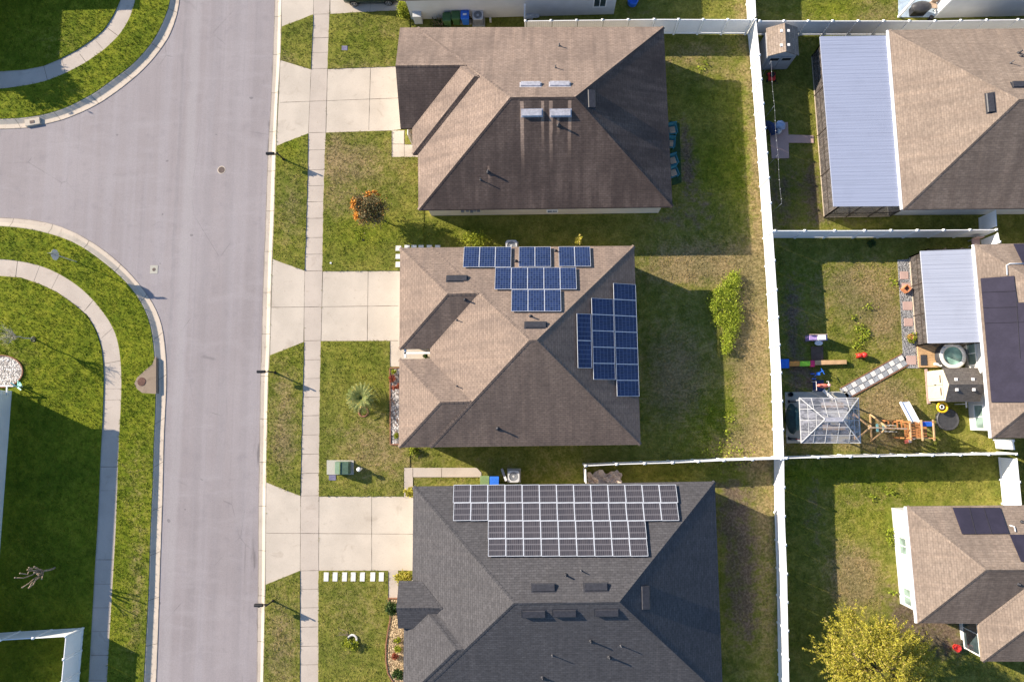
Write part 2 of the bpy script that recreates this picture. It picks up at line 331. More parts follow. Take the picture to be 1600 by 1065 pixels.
M = dict(
 asphalt=asphalt(), drive=concrete('driveway_concrete', (.50, .435, .36), (.34, .27, .205), .55), walk=concrete('pavement_concrete', (.46, .395, .335), (.31, .235, .18), .5),
 kerb=concrete('kerb_concrete', (.47, .41, .335), (.26, .2, .15), .7), joint=plain('joint_dirt', (.085, .068, .05), .95, .4, 3), joint2=plain('faint_joint', (.26, .215, .175), .95, .25, 2),
 gutter=concrete('gutter_concrete', (.52, .44, .355), (.2, .155, .12), .7),
 grass=grass_mat(), blade=blade_mat(), white=plain('white_vinyl', (.80, .80, .80), .45, .03, 1.5), trim=plain('white_trim', (.78, .77, .74), .5, .05, 2),
 wall=siding('cream_stucco', (.62, .56, .46), pitch=5), wallw=siding('white_siding', (.62, .62, .62)), wallg=siding('pale_grey_stucco', (.60, .60, .59), pitch=6),
 soffit=plain('soffit', (.5, .48, .44), .8, .1), black=plain('black_metal', (.015, .015, .017), .45, .3), dgrey=plain('dark_grey_plastic', (.05, .05, .055), .5, .2),
 grey=plain('grey_metal', (.22, .23, .25), .45, .15), lgrey=plain('light_grey_paint', (.5, .5, .5), .5, .1), galv=plain('galvanised_metal', (.42, .41, .44), .45, .2, 5, .5, .15),
 darkvent=plain('dark_vent_paint', (.04, .04, .047), .5, .2), lead=plain('pipe_lead', (.09, .09, .1), .5, .2),
 glass=glass_mat('window_glass', (.03, .045, .05)), glass2=glass_mat('window_glass_pale', (.14, .19, .17)), screen=trans_mat('insect_screen', (.05, .042, .038), .7, .8),
 navy=plain('rubber_pool_heater_mat', (.032, .028, .045), .55, .15, 1.2), frame=plain('aluminium_frame', (.66, .67, .70), .35, .08, 3, .5, .3),
 cellb=panel_mat('blue_solar_cells', (.005, .013, .052), (.013, .027, .09), (.08, .105, .17), 6, 10, .05), cellk=panel_mat('black_solar_cells', (.030, .027, .033), (.048, .042, .047), (.14, .13, .14), 9, 3, .07, .4),
 metal_b=corrugated('blue_white_metal_roof', (.275, .305, .405), .19), metal_w=corrugated('white_metal_roof', (.37, .39, .46), .24),
 wood=plain('orange_cedar', (.40, .17, .06), .7, .25, 4), woodl=plain('pale_timber', (.52, .33, .17), .7, .18, 3), bark=plain('bark', (.16, .12, .085), .9, .3, 9, bump=.5), barkl=plain('pale_bark', (.34, .25, .18), .9, .25, 9),
 green_bin=plain('green_plastic', (.05, .12, .045), .5, .12), green_pale=plain('faded_green_plastic', (.17, .24, .10), .5, .12), blue=plain('blue_plastic', (.03, .15, .62), .45, .12), utility=plain('utility_green_paint', (.085, .14, .095), .5, .15),
 padc=concrete('pad_concrete', (.42, .4, .34), (.25, .22, .18), .4), bronze=plain('bronze_frame', (.05, .04, .035), .5, .15), tanr=plain('tan_rail_paint', (.42, .35, .27), .6, .1), drainc=concrete('drain_concrete', (.27, .205, .15), (.14, .10, .07), .6),
 teal=plain('teal_plastic', (.03, .15, .20), .45, .15), tan=plain('tan_fabric', (.40, .30, .22), .8, .15), red=plain('red_plastic', (.7, .04, .03), .4, .1),
 orange=plain('orange_plastic', (.75, .30, .06), .45, .1), lime=plain('lime_plastic', (.36, .72, .05), .45, .1), pink=plain('pink_plastic', (.75, .04, .15), .45, .1), purple=plain('lilac_plastic', (.36, .25, .50), .5, .1),
 yellow=plain('yellow_vinyl', (.8, .48, .02), .4, .1), coral=plain('coral_plastic', (.8, .20, .14), .5, .15), navyb=plain('navy_fabric', (.03, .05, .12), .8, .2), aqua=plain('aqua_plastic', (.3, .65, .6), .5, .1),
 brick=plain('red_brown_edging', (.25, .12, .07), .85, .3, 12), terracotta=plain('terracotta', (.55, .22, .10), .8, .15), pinkp=concrete('pink_paver', (.46, .32, .28), (.3, .22, .2), .4), tilew=plain('white_tile', (.62, .6, .57), .6, .06), tileg=plain('slate_tile', (.31, .325, .34), .7, .25, 8),
 shed_roof=shingle('shed_shingles', (.115, .10, .09), (.14, .125, .11), (.09, .08, .07), .3), shed_tan=shingle('shed_tan_shingles', (.24, .19, .15), (.3, .24, .2), (.18, .14, .11), .3), shed_wall=plain('shed_resin', (.62, .56, .44), .6, .06), shed_door=plain('shed_door_resin', (.55, .47, .35), .6, .06), shed_grey=plain('shed_grey_resin', (.3, .3, .31), .6, .1),
 gravel=gravel_mat('white_rock', [(.62, .58, .55), (.75, .72, .68), (.35, .3, .26)], 9), rock=gravel_mat('river_rock', [(.40, .37, .36), (.6, .57, .55), (.2, .13, .1)], 7), mulch=gravel_mat('tan_rock_bed', [(.5, .36, .2), (.62, .48, .3), (.3, .2, .12)], 10), pavg=gravel_mat('grey_gravel', [(.38, .38, .39), (.48, .47, .47), (.27, .26, .26)], 14),
 water=glass_mat('spa_water', (.19, .33, .29), .08), manhole=plain('cast_iron', (.11, .08, .07), .8, .3, 15), valve=plain('purple_grey_lid', (.15, .14, .22), .7, .2), poly=trans_mat('polycarbonate_panel', (.12, .12, .135), .62, .3), skyl=plain('skylight_plastic', (.75, .72, .68), .4, .05),
 paint_car=plain('green_car_paint', (.045, .065, .045), .25, .1, 3, .6, .3), rubber=plain('tyre_rubber', (.02, .02, .02), .9, .2), rim=plain('alloy', (.45, .45, .45), .3, .1, 4, .5, .7),
 leaf=leaf_mat('green_leaves', (.035, .07, .012), (.10, .15, .025)), leafy=leaf_mat('yellow_green_leaves', (.15, .19, .012), (.34, .36, .03)), leafg=leaf_mat('bright_weed_leaves', (.17, .23, .02), (.38, .43, .04)), leafo=leaf_mat('olive_gold_leaves', (.25, .235, .03), (.49, .43, .05), (.52, .40, .12)), leafs=leaf_mat('grey_green_leaves', (.11, .11, .045), (.23, .17, .08), (.42, .2, .06)), flower=leaf_mat('orange_blossom', (.52, .19, .03), (.70, .34, .05), tr=.2), leafr=leaf_mat('red_leaves', (.16, .035, .02), (.32, .08, .04)), leafd=leaf_mat('dark_green_leaves', (.02, .045, .012), (.06, .10, .02)), palm=leaf_mat('palm_fronds', (.13, .17, .045), (.30, .33, .12), (.5, .38, .08), .15),
)

# ------------------------------------------------------------------ ground tones (where turf is dry, lush or worn to soil)
BL = []
def blob(px, py, rx, ry, s, ch):
    x, y = P(px, py); BL.append((x, y, rx*.045, ry*.045, s, ch))
for a in [(560,255,40,40,.8,0),(520,245,18,60,.7,0),(630,260,30,40,.35,0),(450,90,14,12,.8,0),(455,330,26,60,.55,0),(445,620,22,60,.65,0),(440,700,22,40,.7,0),(440,1010,26,90,.75,0),
          (540,320,40,20,.5,0),(560,40,20,10,.5,0),(610,50,25,12,.6,0),(560,105,60,8,.5,0),(560,960,50,60,.4,0),(560,700,60,50,.3,0),(590,690,50,40,.45,0),(620,570,10,60,.6,0),
          (1080,420,90,25,1.0,0),(1170,560,25,120,1.0,0),(1060,560,60,80,.6,0),(1180,300,14,300,.9,0),(1060,90,60,20,.5,0),(1130,120,50,14,.5,0),(1110,80,50,14,.5,0),(1170,700,60,30,.8,0),
          (1070,230,16,55,.9,2),(1080,270,20,40,.6,2),(1060,330,60,30,.5,0),(1110,330,40,40,.5,2),(1100,390,80,20,.5,0),(1050,610,40,60,.45,0),(900,335,180,8,.5,2),
          (1160,850,30,80,.9,2),(1160,960,26,60,.8,2),(1130,800,20,40,.6,2),(1150,770,25,25,.5,2),(1200,900,10,100,.9,0),(1190,800,30,60,.6,0),(1170,1000,60,60,.4,0),
          (1270,290,20,60,1.0,2),(1218,300,20,70,.9,2),(1215,180,14,50,.5,2),(1250,180,10,50,.4,2),(1340,345,80,12,.8,2),(1290,335,20,20,.6,0),
          (1240,470,22,60,.8,2),(1345,430,70,30,.6,0),(1330,480,60,50,.5,0),(1385,500,25,40,.8,0),(1390,620,50,40,.7,0),(1370,650,60,40,.5,0),(1245,560,20,60,.7,2),(1255,590,20,20,.8,2),(1350,690,120,18,.6,0),
          (1345,905,30,38,1.3,0),(1310,900,22,60,.5,0),(1360,775,70,25,.4,0),(1270,800,20,70,.7,2),(1450,985,50,32,1.2,2),(1480,1005,40,18,1.0,2),(1390,905,12,40,.8,2),(1430,960,30,25,.9,2),
          (1375,20,40,20,.7,0),(1240,40,60,30,.4,0),(1010,14,60,12,.6,2),(1160,20,14,20,.8,0),(700,38,70,8,.8,2),(900,29,80,5,.7,2),
          (640,740,60,40,.35,0),(720,755,60,8,.5,0),(760,725,110,18,.55,2),(880,735,60,30,.4,0),(1040,345,40,20,.5,2),
          (210,740,26,60,.35,0),(215,880,16,80,.4,0),(210,980,16,60,.4,0),(95,70,50,40,.25,0),(20,555,40,30,.3,0),(160,150,90,20,.2,0),
          (560,160,1,1,0,0),(700,360,120,14,.6,1),(1120,660,60,45,.9,1),(1110,260,40,60,.7,1),(1160,260,20,120,.6,1),(1100,150,50,25,.5,1),(1380,800,90,40,.5,1),(1290,60,60,60,.4,1),(1300,430,100,20,.6,1),(1330,540,60,50,.4,1),
          (1300,10,70,20,.5,1),(1240,820,20,200,.3,1),(1310,740,180,20,.7,1),(600,160,1,1,0,0),(560,370,60,50,.45,1),(560,560,60,40,.35,1),(455,230,20,25,.5,1),(460,560,14,20,.4,1),(570,60,60,30,.4,1)]:
    blob(*a)
x, y = P(100, 300); BL.append((x-2, y, 14, 60, 1.25, 1))
BLA = np.array(BL)
def tone(xy):
    xy = np.asarray(xy); out = np.zeros((len(xy), 3))
    for x, y, rx, ry, s, ch in BL:
        out[:, ch] += s*np.exp(-(((xy[:, 0]-x)/rx)**2+((xy[:, 1]-y)/ry)**2)*.8)
    return np.clip(out, 0, 1)
def set_tone(me, xy):
    t = tone(xy); a = me.color_attributes.new('tone', 'FLOAT_COLOR', 'POINT'); buf = np.ones((len(xy), 4), dtype=np.float32); buf[:, :3] = t; a.data.foreach_set('color', buf.ravel())
def turf(name, poly, z, zb, grid=1.0, mat=None, kind='structure', label=None):
    'a sheet of turf cut into cells so its tones can vary'
    bm = bmesh.new(); vs = [bm.verts.new((x, y, z)) for x, y in poly]; f = bm.faces.new(vs)
    if f.normal.z < 0 or sum(poly[i-1][0]*poly[i][1]-poly[i][0]*poly[i-1][1] for i in range(len(poly))) < 0: f.normal_flip()
    be = [e for e in bm.edges]
    r = bmesh.ops.extrude_edge_only(bm, edges=be)
    for v in [g for g in r['geom'] if isinstance(g, bmesh.types.BMVert)]: v.co.z = zb
    xs = [p[0] for p in poly]; ys = [p[1] for p in poly]
    for ax, lo, hi in ((0, max(min(xs), -46), min(max(xs), 48)), (1, max(min(ys), -26), min(max(ys), 40))):
        t = math.ceil(lo/grid)*grid
        while t < hi:
            co = (t, 0, 0) if ax == 0 else (0, t, 0); no = (1, 0, 0) if ax == 0 else (0, 1, 0)
            bmesh.ops.bisect_plane(bm, geom=bm.verts[:]+bm.edges[:]+bm.faces[:], plane_co=co, plane_no=no); t += grid
    me = bpy.data.meshes.new(name); bm.to_mesh(me); bm.free(); me.materials.append(mat or M['grass'])
    co = np.zeros(len(me.vertices)*3); me.vertices.foreach_get('co', co); set_tone(me, co.reshape(-1, 3)[:, :2])
    o = bpy.data.objects.new(name, me); COL.objects.link(o); o['kind'] = kind
    if label: o['label'] = label
    return o

# outlines traced on the ground, in photo pixels
KE_E = [(443,-120),(440,0),(439.3,38),(438,96),(434,152),(431.7,215),(430,270),(428,346),(425,409),(423,485),(422,540),(419,593),(416,733),(415.3,800),(414.7,896),(412.7,998),(411.5,1065),(409,1180)]
KE_R = [(431,-120),(428,0),(427,38),(425,96),(422.5,152),(418.5,215),(416,270),(413.5,346),(411,409),(408.5,485),(407.3,540),(405.5,593),(403.5,733),(402.5,800),(402,896),(400.5,998),(399.8,1065),(398,1180)]
NW_G = [(268,-130),(266,0),(262,15),(253,38),(241,61),(223,84),(203,104),(177,123),(152,142),(127,156),(101,169),(68,179),(35,184),(0,185.5),(-200,188)]
NW_R = [(281,-130),(279,0),(274,25),(264,53),(253,70),(238,90),(216,113),(188,136),(157,158),(128,173),(96,186),(63,194),(38,199),(0,200.5),(-200,203)]
SW_G = [(-200,351),(0,353),(30,355),(63,361),(96,370),(127,384),(157,406),(183,427),(203,447),(218,468),(231,493),(237,518),(240,545),(242,570),(243,631),(240,682),(238,758),(236,800),(234,846),(232,922),(227,1010),(224,1065),(219,1180)]
SW_R = [(-200,337),(0,339),(38,341),(76,347),(109,359),(139,375),(170,397),(198,422),(218,446),(236,470),(248,496),(254,520),(256.5,545),(258.6,575),(258,614),(255.5,652),(253.5,707),(252,783),(251,808),(249,860),(247,922),(244.5,1000),(242,1065),(238,1180)]
def resamp(l, n=90):
    a = np.array(l, float); d = np.r_[0, np.cumsum(np.hypot(*np.diff(a, axis=0).T))]; t = np.linspace(0, d[-1], n)
    k = np.hanning(7); k /= k.sum(); o = np.c_[np.interp(t, d, a[:, 0]), np.interp(t, d, a[:, 1])]
    e = np.pad(o, ((3, 3), (0, 0)), 'edge'); s = np.c_[np.convolve(e[:, 0], k, 'valid'), np.convolve(e[:, 1], k, 'valid')]; s[0], s[-1] = o[0], o[-1]
    return [tuple(x) for x in s]
def kerb(name, G, Rr, label):
    g = PL(resamp(G)); r = PL(resamp(Rr)); mb = MB()
    def ring(f, z): return [(a[0]+(b[0]-a[0])*f, a[1]+(b[1]-a[1])*f, z) for a, b in zip(g, r)]
    rows = [ring(-.02, -.2), ring(0, -.015), ring(.1, -.01), ring(.5, -.15), ring(.56, -.155), ring(1, -.142), ring(1.0, -.22)]
    b = 0; n = len(g)
    for row in rows: mb.v += row
    for i in range(len(rows)-1):
        for k in range(n-1): mb.f.append((i*n+k, i*n+k+1, (i+1)*n+k+1, (i+1)*n+k)); mb.m.append(1 if i in (4,) else 0)
    # joints
    L = 0; nx = 1.5
    for k in range(n-1):
        seg = math.hypot(g[k+1][0]-g[k][0], g[k+1][1]-g[k][1])
        while L+seg > nx:
            t = (nx-L)/seg
            def pt(row, e, dz=.004): a, c = rows[row][k], rows[row][k+1]; tt = t+e/seg; return (a[0]+(c[0]-a[0])*tt, a[1]+(c[1]-a[1])*tt, a[2]+dz)
            for r0, r1 in ((1, 2), (2, 3), (3, 4), (4, 5)):
                mb.add([pt(r0, -.012), pt(r1, -.012), pt(r1, .012), pt(r0, .012)], [(0, 1, 2, 3)], 2)
            nx += 3.05
        L += seg
    rr_ = rows[5]
    for k in range(n-1):                                    # dirty seam where the asphalt meets the gutter
        a, c = rr_[k], rr_[k+1]; ga, gc = rows[4][k], rows[4][k+1]; j0, j1 = random.uniform(.03, .16), random.uniform(.03, .16)
        mb.add([(a[0], a[1], a[2]+.004), (c[0], c[1], c[2]+.004), (c[0]+(gc[0]-c[0])*j1, c[1]+(gc[1]-c[1])*j1, c[2]+.004-.02*j1), (a[0]+(ga[0]-a[0])*j0, a[1]+(ga[1]-a[1])*j0, a[2]+.004-.02*j0)], [(0, 1, 2, 3)], 3)
    o = mb.build(name, [M['kerb'], M['gutter'], M['joint'], M['joint2']]); o['kind'] = 'structure'; o['label'] = label
    return o
kerb('kerb', KE_E, KE_R, 'pale concrete kerb and gutter along the front of the driveways')
kerb('kerb', NW_G, NW_R, 'curved concrete kerb round the upper left corner lawn')
kerb('kerb', SW_G, SW_R, 'curved concrete kerb round the lower left corner lawn')
# road sheet and far ground
mb = MB(); mb.add([(x, y, -.165) for x, y in [(-46, -80), (-8, -80), (-8, 90), (-46, 90)]]+[(-110, -10, -.165), (-110, 34, -.165), (-46, 34, -.165), (-46, -10, -.165)], [(0, 1, 2, 3), (4, 7, 6, 5)])
o = mb.build('road', M['asphalt']); o['kind'] = 'structure'; o['label'] = 'sun-bleached grey asphalt street with side street joining from the left'
mb = MB(); mb.add([(-700, -700, -.26), (700, -700, -.26), (700, 700, -.26), (-700, 700, -.26)], [(0, 1, 2, 3)]); o = mb.build('ground', M['grass']); o['kind'] = 'structure'
GE = PL(resamp(KE_E))
GE_poly = [(GE[0][0], 160), *GE, (GE[-1][0], -140), (170, -140), (170, 160)]
turf('ground', GE_poly, -.03, -.2)
GN = PL(resamp(NW_G)); GN_poly = [(GN[0][0], 160)]+GN+[(-140, GN[-1][1]), (-140, 160)]
turf('ground', GN_poly, -.03, -.2)
GS = PL(resamp(SW_G)); GS_poly = [(-140, GS[0][1])]+GS+[(GS[-1][0], -140), (-140, -140)]
turf('ground', GS_poly, -.03, -.2)

# raised lawns beside the paving
SWO = [(0,404),(28,407),(63,414),(94,428),(122,446),(144,466),(165,492),(180,516),(186,540),(189,568),(190,606),(187.5,657),(185,707),(182.5,783),(180.5,833),(176,909),(170,1010),(167,1065),(160,1180)]
SWI = [(0,431),(33,433.5),(63,444),(89,456),(114,474),(137,493),(150,516),(158,540),(161.5,568),(162,606),(160,657),(157,707),(154,783),(152,820),(148,884),(144.5,947),(141,1010),(138,1065),(132,1180)]
NWI = [(-200,113),(0,111.5),(38,109),(68,103),(96,91),(122,77),(144,62),(162,47),(177,24),(188,0),(196,-120)]
NWO = [(-200,141),(0,139),(38,134),(71,127),(101,115),(132,99),(165,76),(188,53),(203,28),(212,0),(220,-120)]
LW = [
 ('lawn', [(440,42),(489,23),(487.5,63),(485.7,108),(438,93)]),
 ('lawn', [(431.7,228),(481,208.5),(480.6,270),(477,384),(475.7,422.5),(425.9,404.5),(428,346),(430,270)]),
 ('lawn', [(421.5,555),(474.5,535),(473.5,593),(471.5,657),(468.6,774),(415.9,753),(416,733),(419,593)]),
 ('lawn', [(415,913),(468.6,891.5),(468.4,1065),(467,1180),(409,1180),(411.5,1065),(412.7,998)]),
 ('lawn', [(515,22),(620,16.5),(640,16),(640,103),(511.5,107.5),(513,63)]),
 ('lawn', [(509,207.5),(611.7,204.5),(611.7,245.5),(662,245.5),(662,423),(503.6,423.2),(505,321),(508,228)]),
 ('lawn', [(632.5,205),(645,205),(645,225.5),(632.5,225.5)]),
 ('lawn', [(501,533),(609,532.5),(609,573),(640,573),(640,729.5),(631,729.5),(631,775),(498.2,775),(499,657)]),
 ('lawn', [(497.6,892),(606.3,893),(606.3,934.5),(640,934.5),(640,1180),(496,1180),(497.3,1065)]),
]
RAISED = []
def wob(poly, amt=.022):
    out = []
    for i in range(len(poly)):
        a, b = poly[i], poly[(i+1) % len(poly)]; L = math.hypot(b[0]-a[0], b[1]-a[1]); n = max(1, min(60, int(L/.35)))
        for k in range(n):
            t = k/n; j = amt if k else 0
            out.append((a[0]+(b[0]-a[0])*t+random.uniform(-j, j), a[1]+(b[1]-a[1])*t+random.uniform(-j, j)))
    return out
for nm, p in LW:
    q = PL(p); RAISED.append(q); turf(nm, wob(q), .02, -.1)
for G_, O_, rev in ((NW_G, NWO, 0), (SW_G, SWO, 1)):
    a = PL(resamp([(x, y) for x, y in G_])); b = PL(resamp(O_ if not rev else [(-200, 402)]+O_))
    q = a+b if not rev else a+b[::-1]
    if not rev: q = a+b  # NW: kerb edge runs right-to-left, walk edge left-to-right
    RAISED.append(q); turf('lawn', q, .02, -.1)
q = PL(resamp(NWI)); q = q+[(q[-1][0], 90), (-120, 90), (-120, q[0][1])]; RAISED.append(q); turf('lawn', q, .05, -.1)
q = PL(resamp([(-200, 429)]+SWI)); q = q+[(q[-1][0], -90), (-120, -90), (-120, q[0][1])]; RAISED.append(q); turf('lawn', q, .05, -.1)
RZ = [.02]*(len(RAISED)-2)+[.05, .05]

# ------------------------------------------------------------------ paving
EXC = []        # outlines without grass
def line_strip(mb, a, b, wd, z, m):
    dx, dy = b[0]-a[0], b[1]-a[1]; L = math.hypot(dx, dy) or 1; nx, ny = -dy/L*wd/2, dx/L*wd/2
    n = max(1, int(L/.4)); prev = None
    for k in range(n+1):
        t = k/n; j = random.uniform(.5, 1.25); x, y = a[0]+dx*t, a[1]+dy*t
        cur = ((x+nx*j, y+ny*j, z), (x-nx*j, y-ny*j, z))
        if prev: mb.add([prev[0], cur[0], cur[1], prev[1]], [(0, 1, 2, 3)], m)
        prev = cur
def slab(name, polys, joints, mat, z=-.02, jw=.03, label=None, faint=()):
    mb = MB()
    for p in polys:
        q = PL(p); EXC.append(q); mb.prism(q, -.12, z)
    for a, b in joints: line_strip(mb, P(*a), P(*b), jw, z+.004, 1)
    for a, b in faint: line_strip(mb, P(*a), P(*b), jw, z+.004, 2)
    o = mb.build(name, [mat, M['joint'], M['joint2']]); o['kind'] = 'structure'
    if label: o['label'] = label
    return o
EL = [(492,-120),(490,0),(487.5,63),(484,152),(481,228),(480.6,270),(477,384),(475.5,422),(475,498),(475.3,532),(473.5,593),(471.5,657),(469.5,783),(469,896),(468.4,1065),(466,1180)]
ER = [(517,-120),(515,0),(513,63),(510,152),(508,228),(505.5,321),(503.4,422),(502,498),(501,532),(499,657),(498,783),(497.6,896),(497.3,1065),(496,1180)]
def xat(l, y): return float(np.interp(y, [p[1] for p in l], [p[0] for p in l]))
jj = []; ff = []
for y in (22,59,82,107,207,234,265,290,315,341,371,397,423,532,562,591,620,649,679,709,739,774,891,920,949,979,1009,1038): jj.append(((xat(EL, y), y+.3), (xat(ER, y), y-.3)))
slab('pavement', [EL+ER[::-1]], jj, M['walk'], -.016, .026, 'concrete pavement running past the three driveways', faint=())
# edges between pavement and driveway slabs are dirty joints
for nm, polys, js, fs in (
 ('driveway', [[(440,-60),(490,-60),(489.5,22),(440,42)], [(515.5,-60),(700,-60),(642,14),(620,16.5),(515.5,21.5)]], [((490,-40),(489.5,22)),((515.5,-40),(515.5,22))], [((580,-10),(578,18))]),
 ('driveway', [[(438,94),(485.8,108.5),(481.6,208),(431.9,228)], [(511.5,108),(640,102.5),(640,200),(612.5,203.5),(509,207)]], [((485.8,108.5),(481.6,207)),((511.5,108),(509,207)),((437,160),(624,153)),((578.7,106),(576,203))], []),
 ('driveway', [[(425.9,404.3),(476,423),(474.2,534),(421.7,555)], [(504,423.6),(640,423),(640,532),(501.4,532.5)]], [((476,423),(474.2,534)),((504,423),(501.4,532)),((424,480),(622,477.5)),((575,423),(573.6,532))], []),
 ('driveway', [[(415.7,753),(469.4,774.6),(468.8,891),(414.9,913)], [(498.4,775.4),(660,775.4),(660,891),(497.6,891)]], [((469.4,774.6),(468.8,891)),((498.2,775),(497.6,891)),((415.7,832.5),(646,834)),((580.5,775),(580.5,891))], [])):
    slab(nm, polys, js, M['drive'], -.02, .028, None, fs)
slab('footpath', [[(611.7,204),(632,203.6),(632,225.6),(660,225.6),(660,245.2),(611.7,245)]], [((611.7,225),(632,225)),((631.5,204),(631.5,245))], M['drive'], -.014)
slab('footpath', [[(609.3,532),(680,532),(680,572),(609.3,572.5)]], [((609.3,532),(622,532))], M['drive'], -.014)
slab('footpath', [[(631.5,730.5),(745,730.5),(752,738),(752,745),(645,745),(645,777),(631.5,777)]], [((645,731),(645,745)),((690,731),(690,745))], M['walk'], .012)
slab('footpath', [[(606.6,890),(622,890),(622,934),(606.6,934)]], [((606.6,934),(622,934))], M['walk'], -.012)
sj = [((138,466+0),(144.5,470))]
slab('pavement', [[(-200,402)]+SWO+SWI[::-1]+[(-200,429)]], [((27,407),(24,432)),((146,468),(131,486)),((156.5,729),(183.5,729)),((150,874),(177.5,874)),((141.5,1023),(168.5,1023)),((162,568),(189,563))], M['walk'], -.012, .03, 'curved concrete pavement of the lower left corner', 
     [((62,414),(52,440)),((92,427),(80,451)),((176,512),(158,528)),((160,607),(189,607)),((161,625),(188,624)),((157,766),(183,766)),((146,912),(173,912)),((143,949),(171,949)),((143,986),(170,986)),((139,1062),(166,1062))])
slab('pavement', [NWI+NWO[::-1]], [((68,103),(74,126)),((165,42),(183,55)),((124,84),(134,97))], M['walk'], -.012, .03, 'curved concrete pavement of the upper left corner', [((96,91),(102,115)),((148,62),(160,76))])
# storm drain apron on the lower left kerb
mb = MB(); ap = [(242,558),(238,569),(226,579),(214,590),(210,599),(214,607),(222,613.5),(241,615),(244,615),(244,558)]
q = PL(ap); EXC.append(q); mb.prism(q, -.15, .025); o = thing('storm_drain', 'concrete storm drain inlet with round iron cover on the lower left kerb', 'storm drain', (*P(235,592), 0))
mb.build('apron', M['drainc'], o); x, y = P(221.5, 596)
MB().lathe((x, y, .03), [(.31, 0), (.31, .012), (.27, .02), (.0001, .022)], 24).build('cover', plain('rusty_iron', (.12, .06, .045), .85, .3, 12), o)
a, b = P(245.5, 560), P(246, 614); mb = MB(); mb.bar((a[0], a[1], -.02), (b[0], b[1], -.02), .1, .08, 0); mb.build('throat', M['black'], o)
o = thing('drain_inlet', 'small square concrete drain box in the upper left kerb', 'drain inlet', (*P(50,191), 0)); q = PL([(38,187),(61,183),(62,193),(39,197)]); mb = MB(); mb.prism(q, -.16, .012); mb.build('frame', M['kerb'], o)
x, y = P(50, 190.5); MB().box((x, y, .03), (.34, .22, .012), .15).build('grate', M['manhole'], o)
def manhole(px, py, sq, label):
    x, y = P(px, py, -.165); o = thing('manhole', label, 'manhole cover', (x, y, -.165))
    if sq: MB().box((x, y, -.157), (.58, .62, .012)).build('collar', M['padc'], o); MB().lathe((x, y, -.151), [(.13, 0), (.12, .01), (.0001, .012)], 16).build('cover', M['manhole'], o)
    else:
        MB().lathe((x, y, -.165), [(.31, 0), (.30, .01), (.24, .012)], 24).build('collar', M['gutter'], o); MB().lathe((x, y, -.154), [(.25, 0), (.24, .008), (.0001, .01)], 24).build('cover', M['manhole'], o)
manhole(346, 265.5, 0, 'round iron manhole cover in the asphalt of the main street')
manhole(240.5, 421, 1, 'small square concrete valve cover in the asphalt by the junction')
# pavers and beds
def flat_thing(name, label, cat, poly, mat, z=.03, group=None, z0=-.1):
    q = PL(poly); EXC.append(q); c = (sum(p[0] for p in q)/len(q), sum(p[1] for p in q)/len(q), 0)
    return tag(MB().prism(q, z0, z).build(name, mat, None, loc=c, bevel=.008), label, cat, group)
pg = 'white stepping stones below the lowest driveway'
for i, xx in enumerate((510.3, 524.2, 539, 552.6, 566.8, 583, 596.5)):
    lab = ['nearest the pavement', 'second from the pavement', 'third from the pavement', 'middle one of the row', 'third from the house end', 'second from the house end', 'nearest the house'][i]
    flat_thing('stepping_stone', 'white stepping stone beside the lowest driveway, '+lab, 'stepping stone', [(xx-4, 893.5), (xx+3.6, 893.5), (xx+3, 907.5), (xx-4.4, 907.5)], M['tilew'], .05, pg)
for i, (a, b) in enumerate(((384, 392), (397, 404.5), (409, 417.5))):
    flat_thing('stepping_stone', 'white stone slab at the front corner of the middle house, '+['topmost', 'middle', 'lowest'][i]+' of three', 'stepping stone', [(618.5, a), (627, a), (627, b), (618, b)], M['tilew'], .05, 'white slabs at the corner of the middle house')
for i, xx in enumerate((632, 643, 654, 667, 680)):
    flat_thing('stepping_stone', 'white slab half hidden by the middle house upper wall, '+['first from the street', 'second from the street', 'third from the street', 'fourth from the street', 'fifth from the street'][i], 'stepping stone', [(xx, 383), (xx+8, 383), (xx+8, 392), (xx, 392)], M['tilew'], .05, 'white slabs along the side of the middle house')

# ------------------------------------------------------------------ houses
def hull(planes):
    'convex solid from half spaces n.p<=d'
    pts = []
    n = len(planes)
    for i in range(n):
        for j in range(i):
            for k in range(j):
                A = np.array([planes[i][0], planes[j][0], planes[k][0]])
                if abs(np.linalg.det(A)) < 1e-6: continue
                p = np.linalg.solve(A, [planes[i][1], planes[j][1], planes[k][1]])
                if all(np.dot(a, p) <= d+1e-5 for a, d in planes) and not any(np.linalg.norm(p-q) < 1e-4 for q in pts): pts.append(p)
    bm = bmesh.new()
    for p in pts: bm.verts.new(p)
    bmesh.ops.convex_hull(bm, input=bm.verts[:]); bmesh.ops.dissolve_limit(bm, angle_limit=R(.5), verts=bm.verts[:], edges=bm.edges[:])
    bmesh.ops.recalc_face_normals(bm, faces=bm.faces[:])
    me = bpy.data.meshes.new('tmp'); bm.to_mesh(me); bm.free(); return me
def union(meshes):
    if len(meshes) == 1: return meshes[0]
    obs = [bpy.data.objects.new('tmp', m) for m in meshes]
    for o in obs: COL.objects.link(o)
    for o in obs[1:]:
        md = obs[0].modifiers.new('b', 'BOOLEAN'); md.operation = 'UNION'; md.solver = 'EXACT'; md.object = o
    dg = bpy.context.evaluated_depsgraph_get(); me = bpy.data.meshes.new_from_object(obs[0].evaluated_get(dg))
    for o in obs: bpy.data.objects.remove(o)
    bm = bmesh.new(); bm.from_mesh(me); bmesh.ops.remove_doubles(bm, verts=bm.verts, dist=.004); bmesh.ops.dissolve_limit(bm, angle_limit=R(.6), verts=bm.verts[:], edges=bm.edges[:]); bm.to_mesh(me); bm.free()
    return me
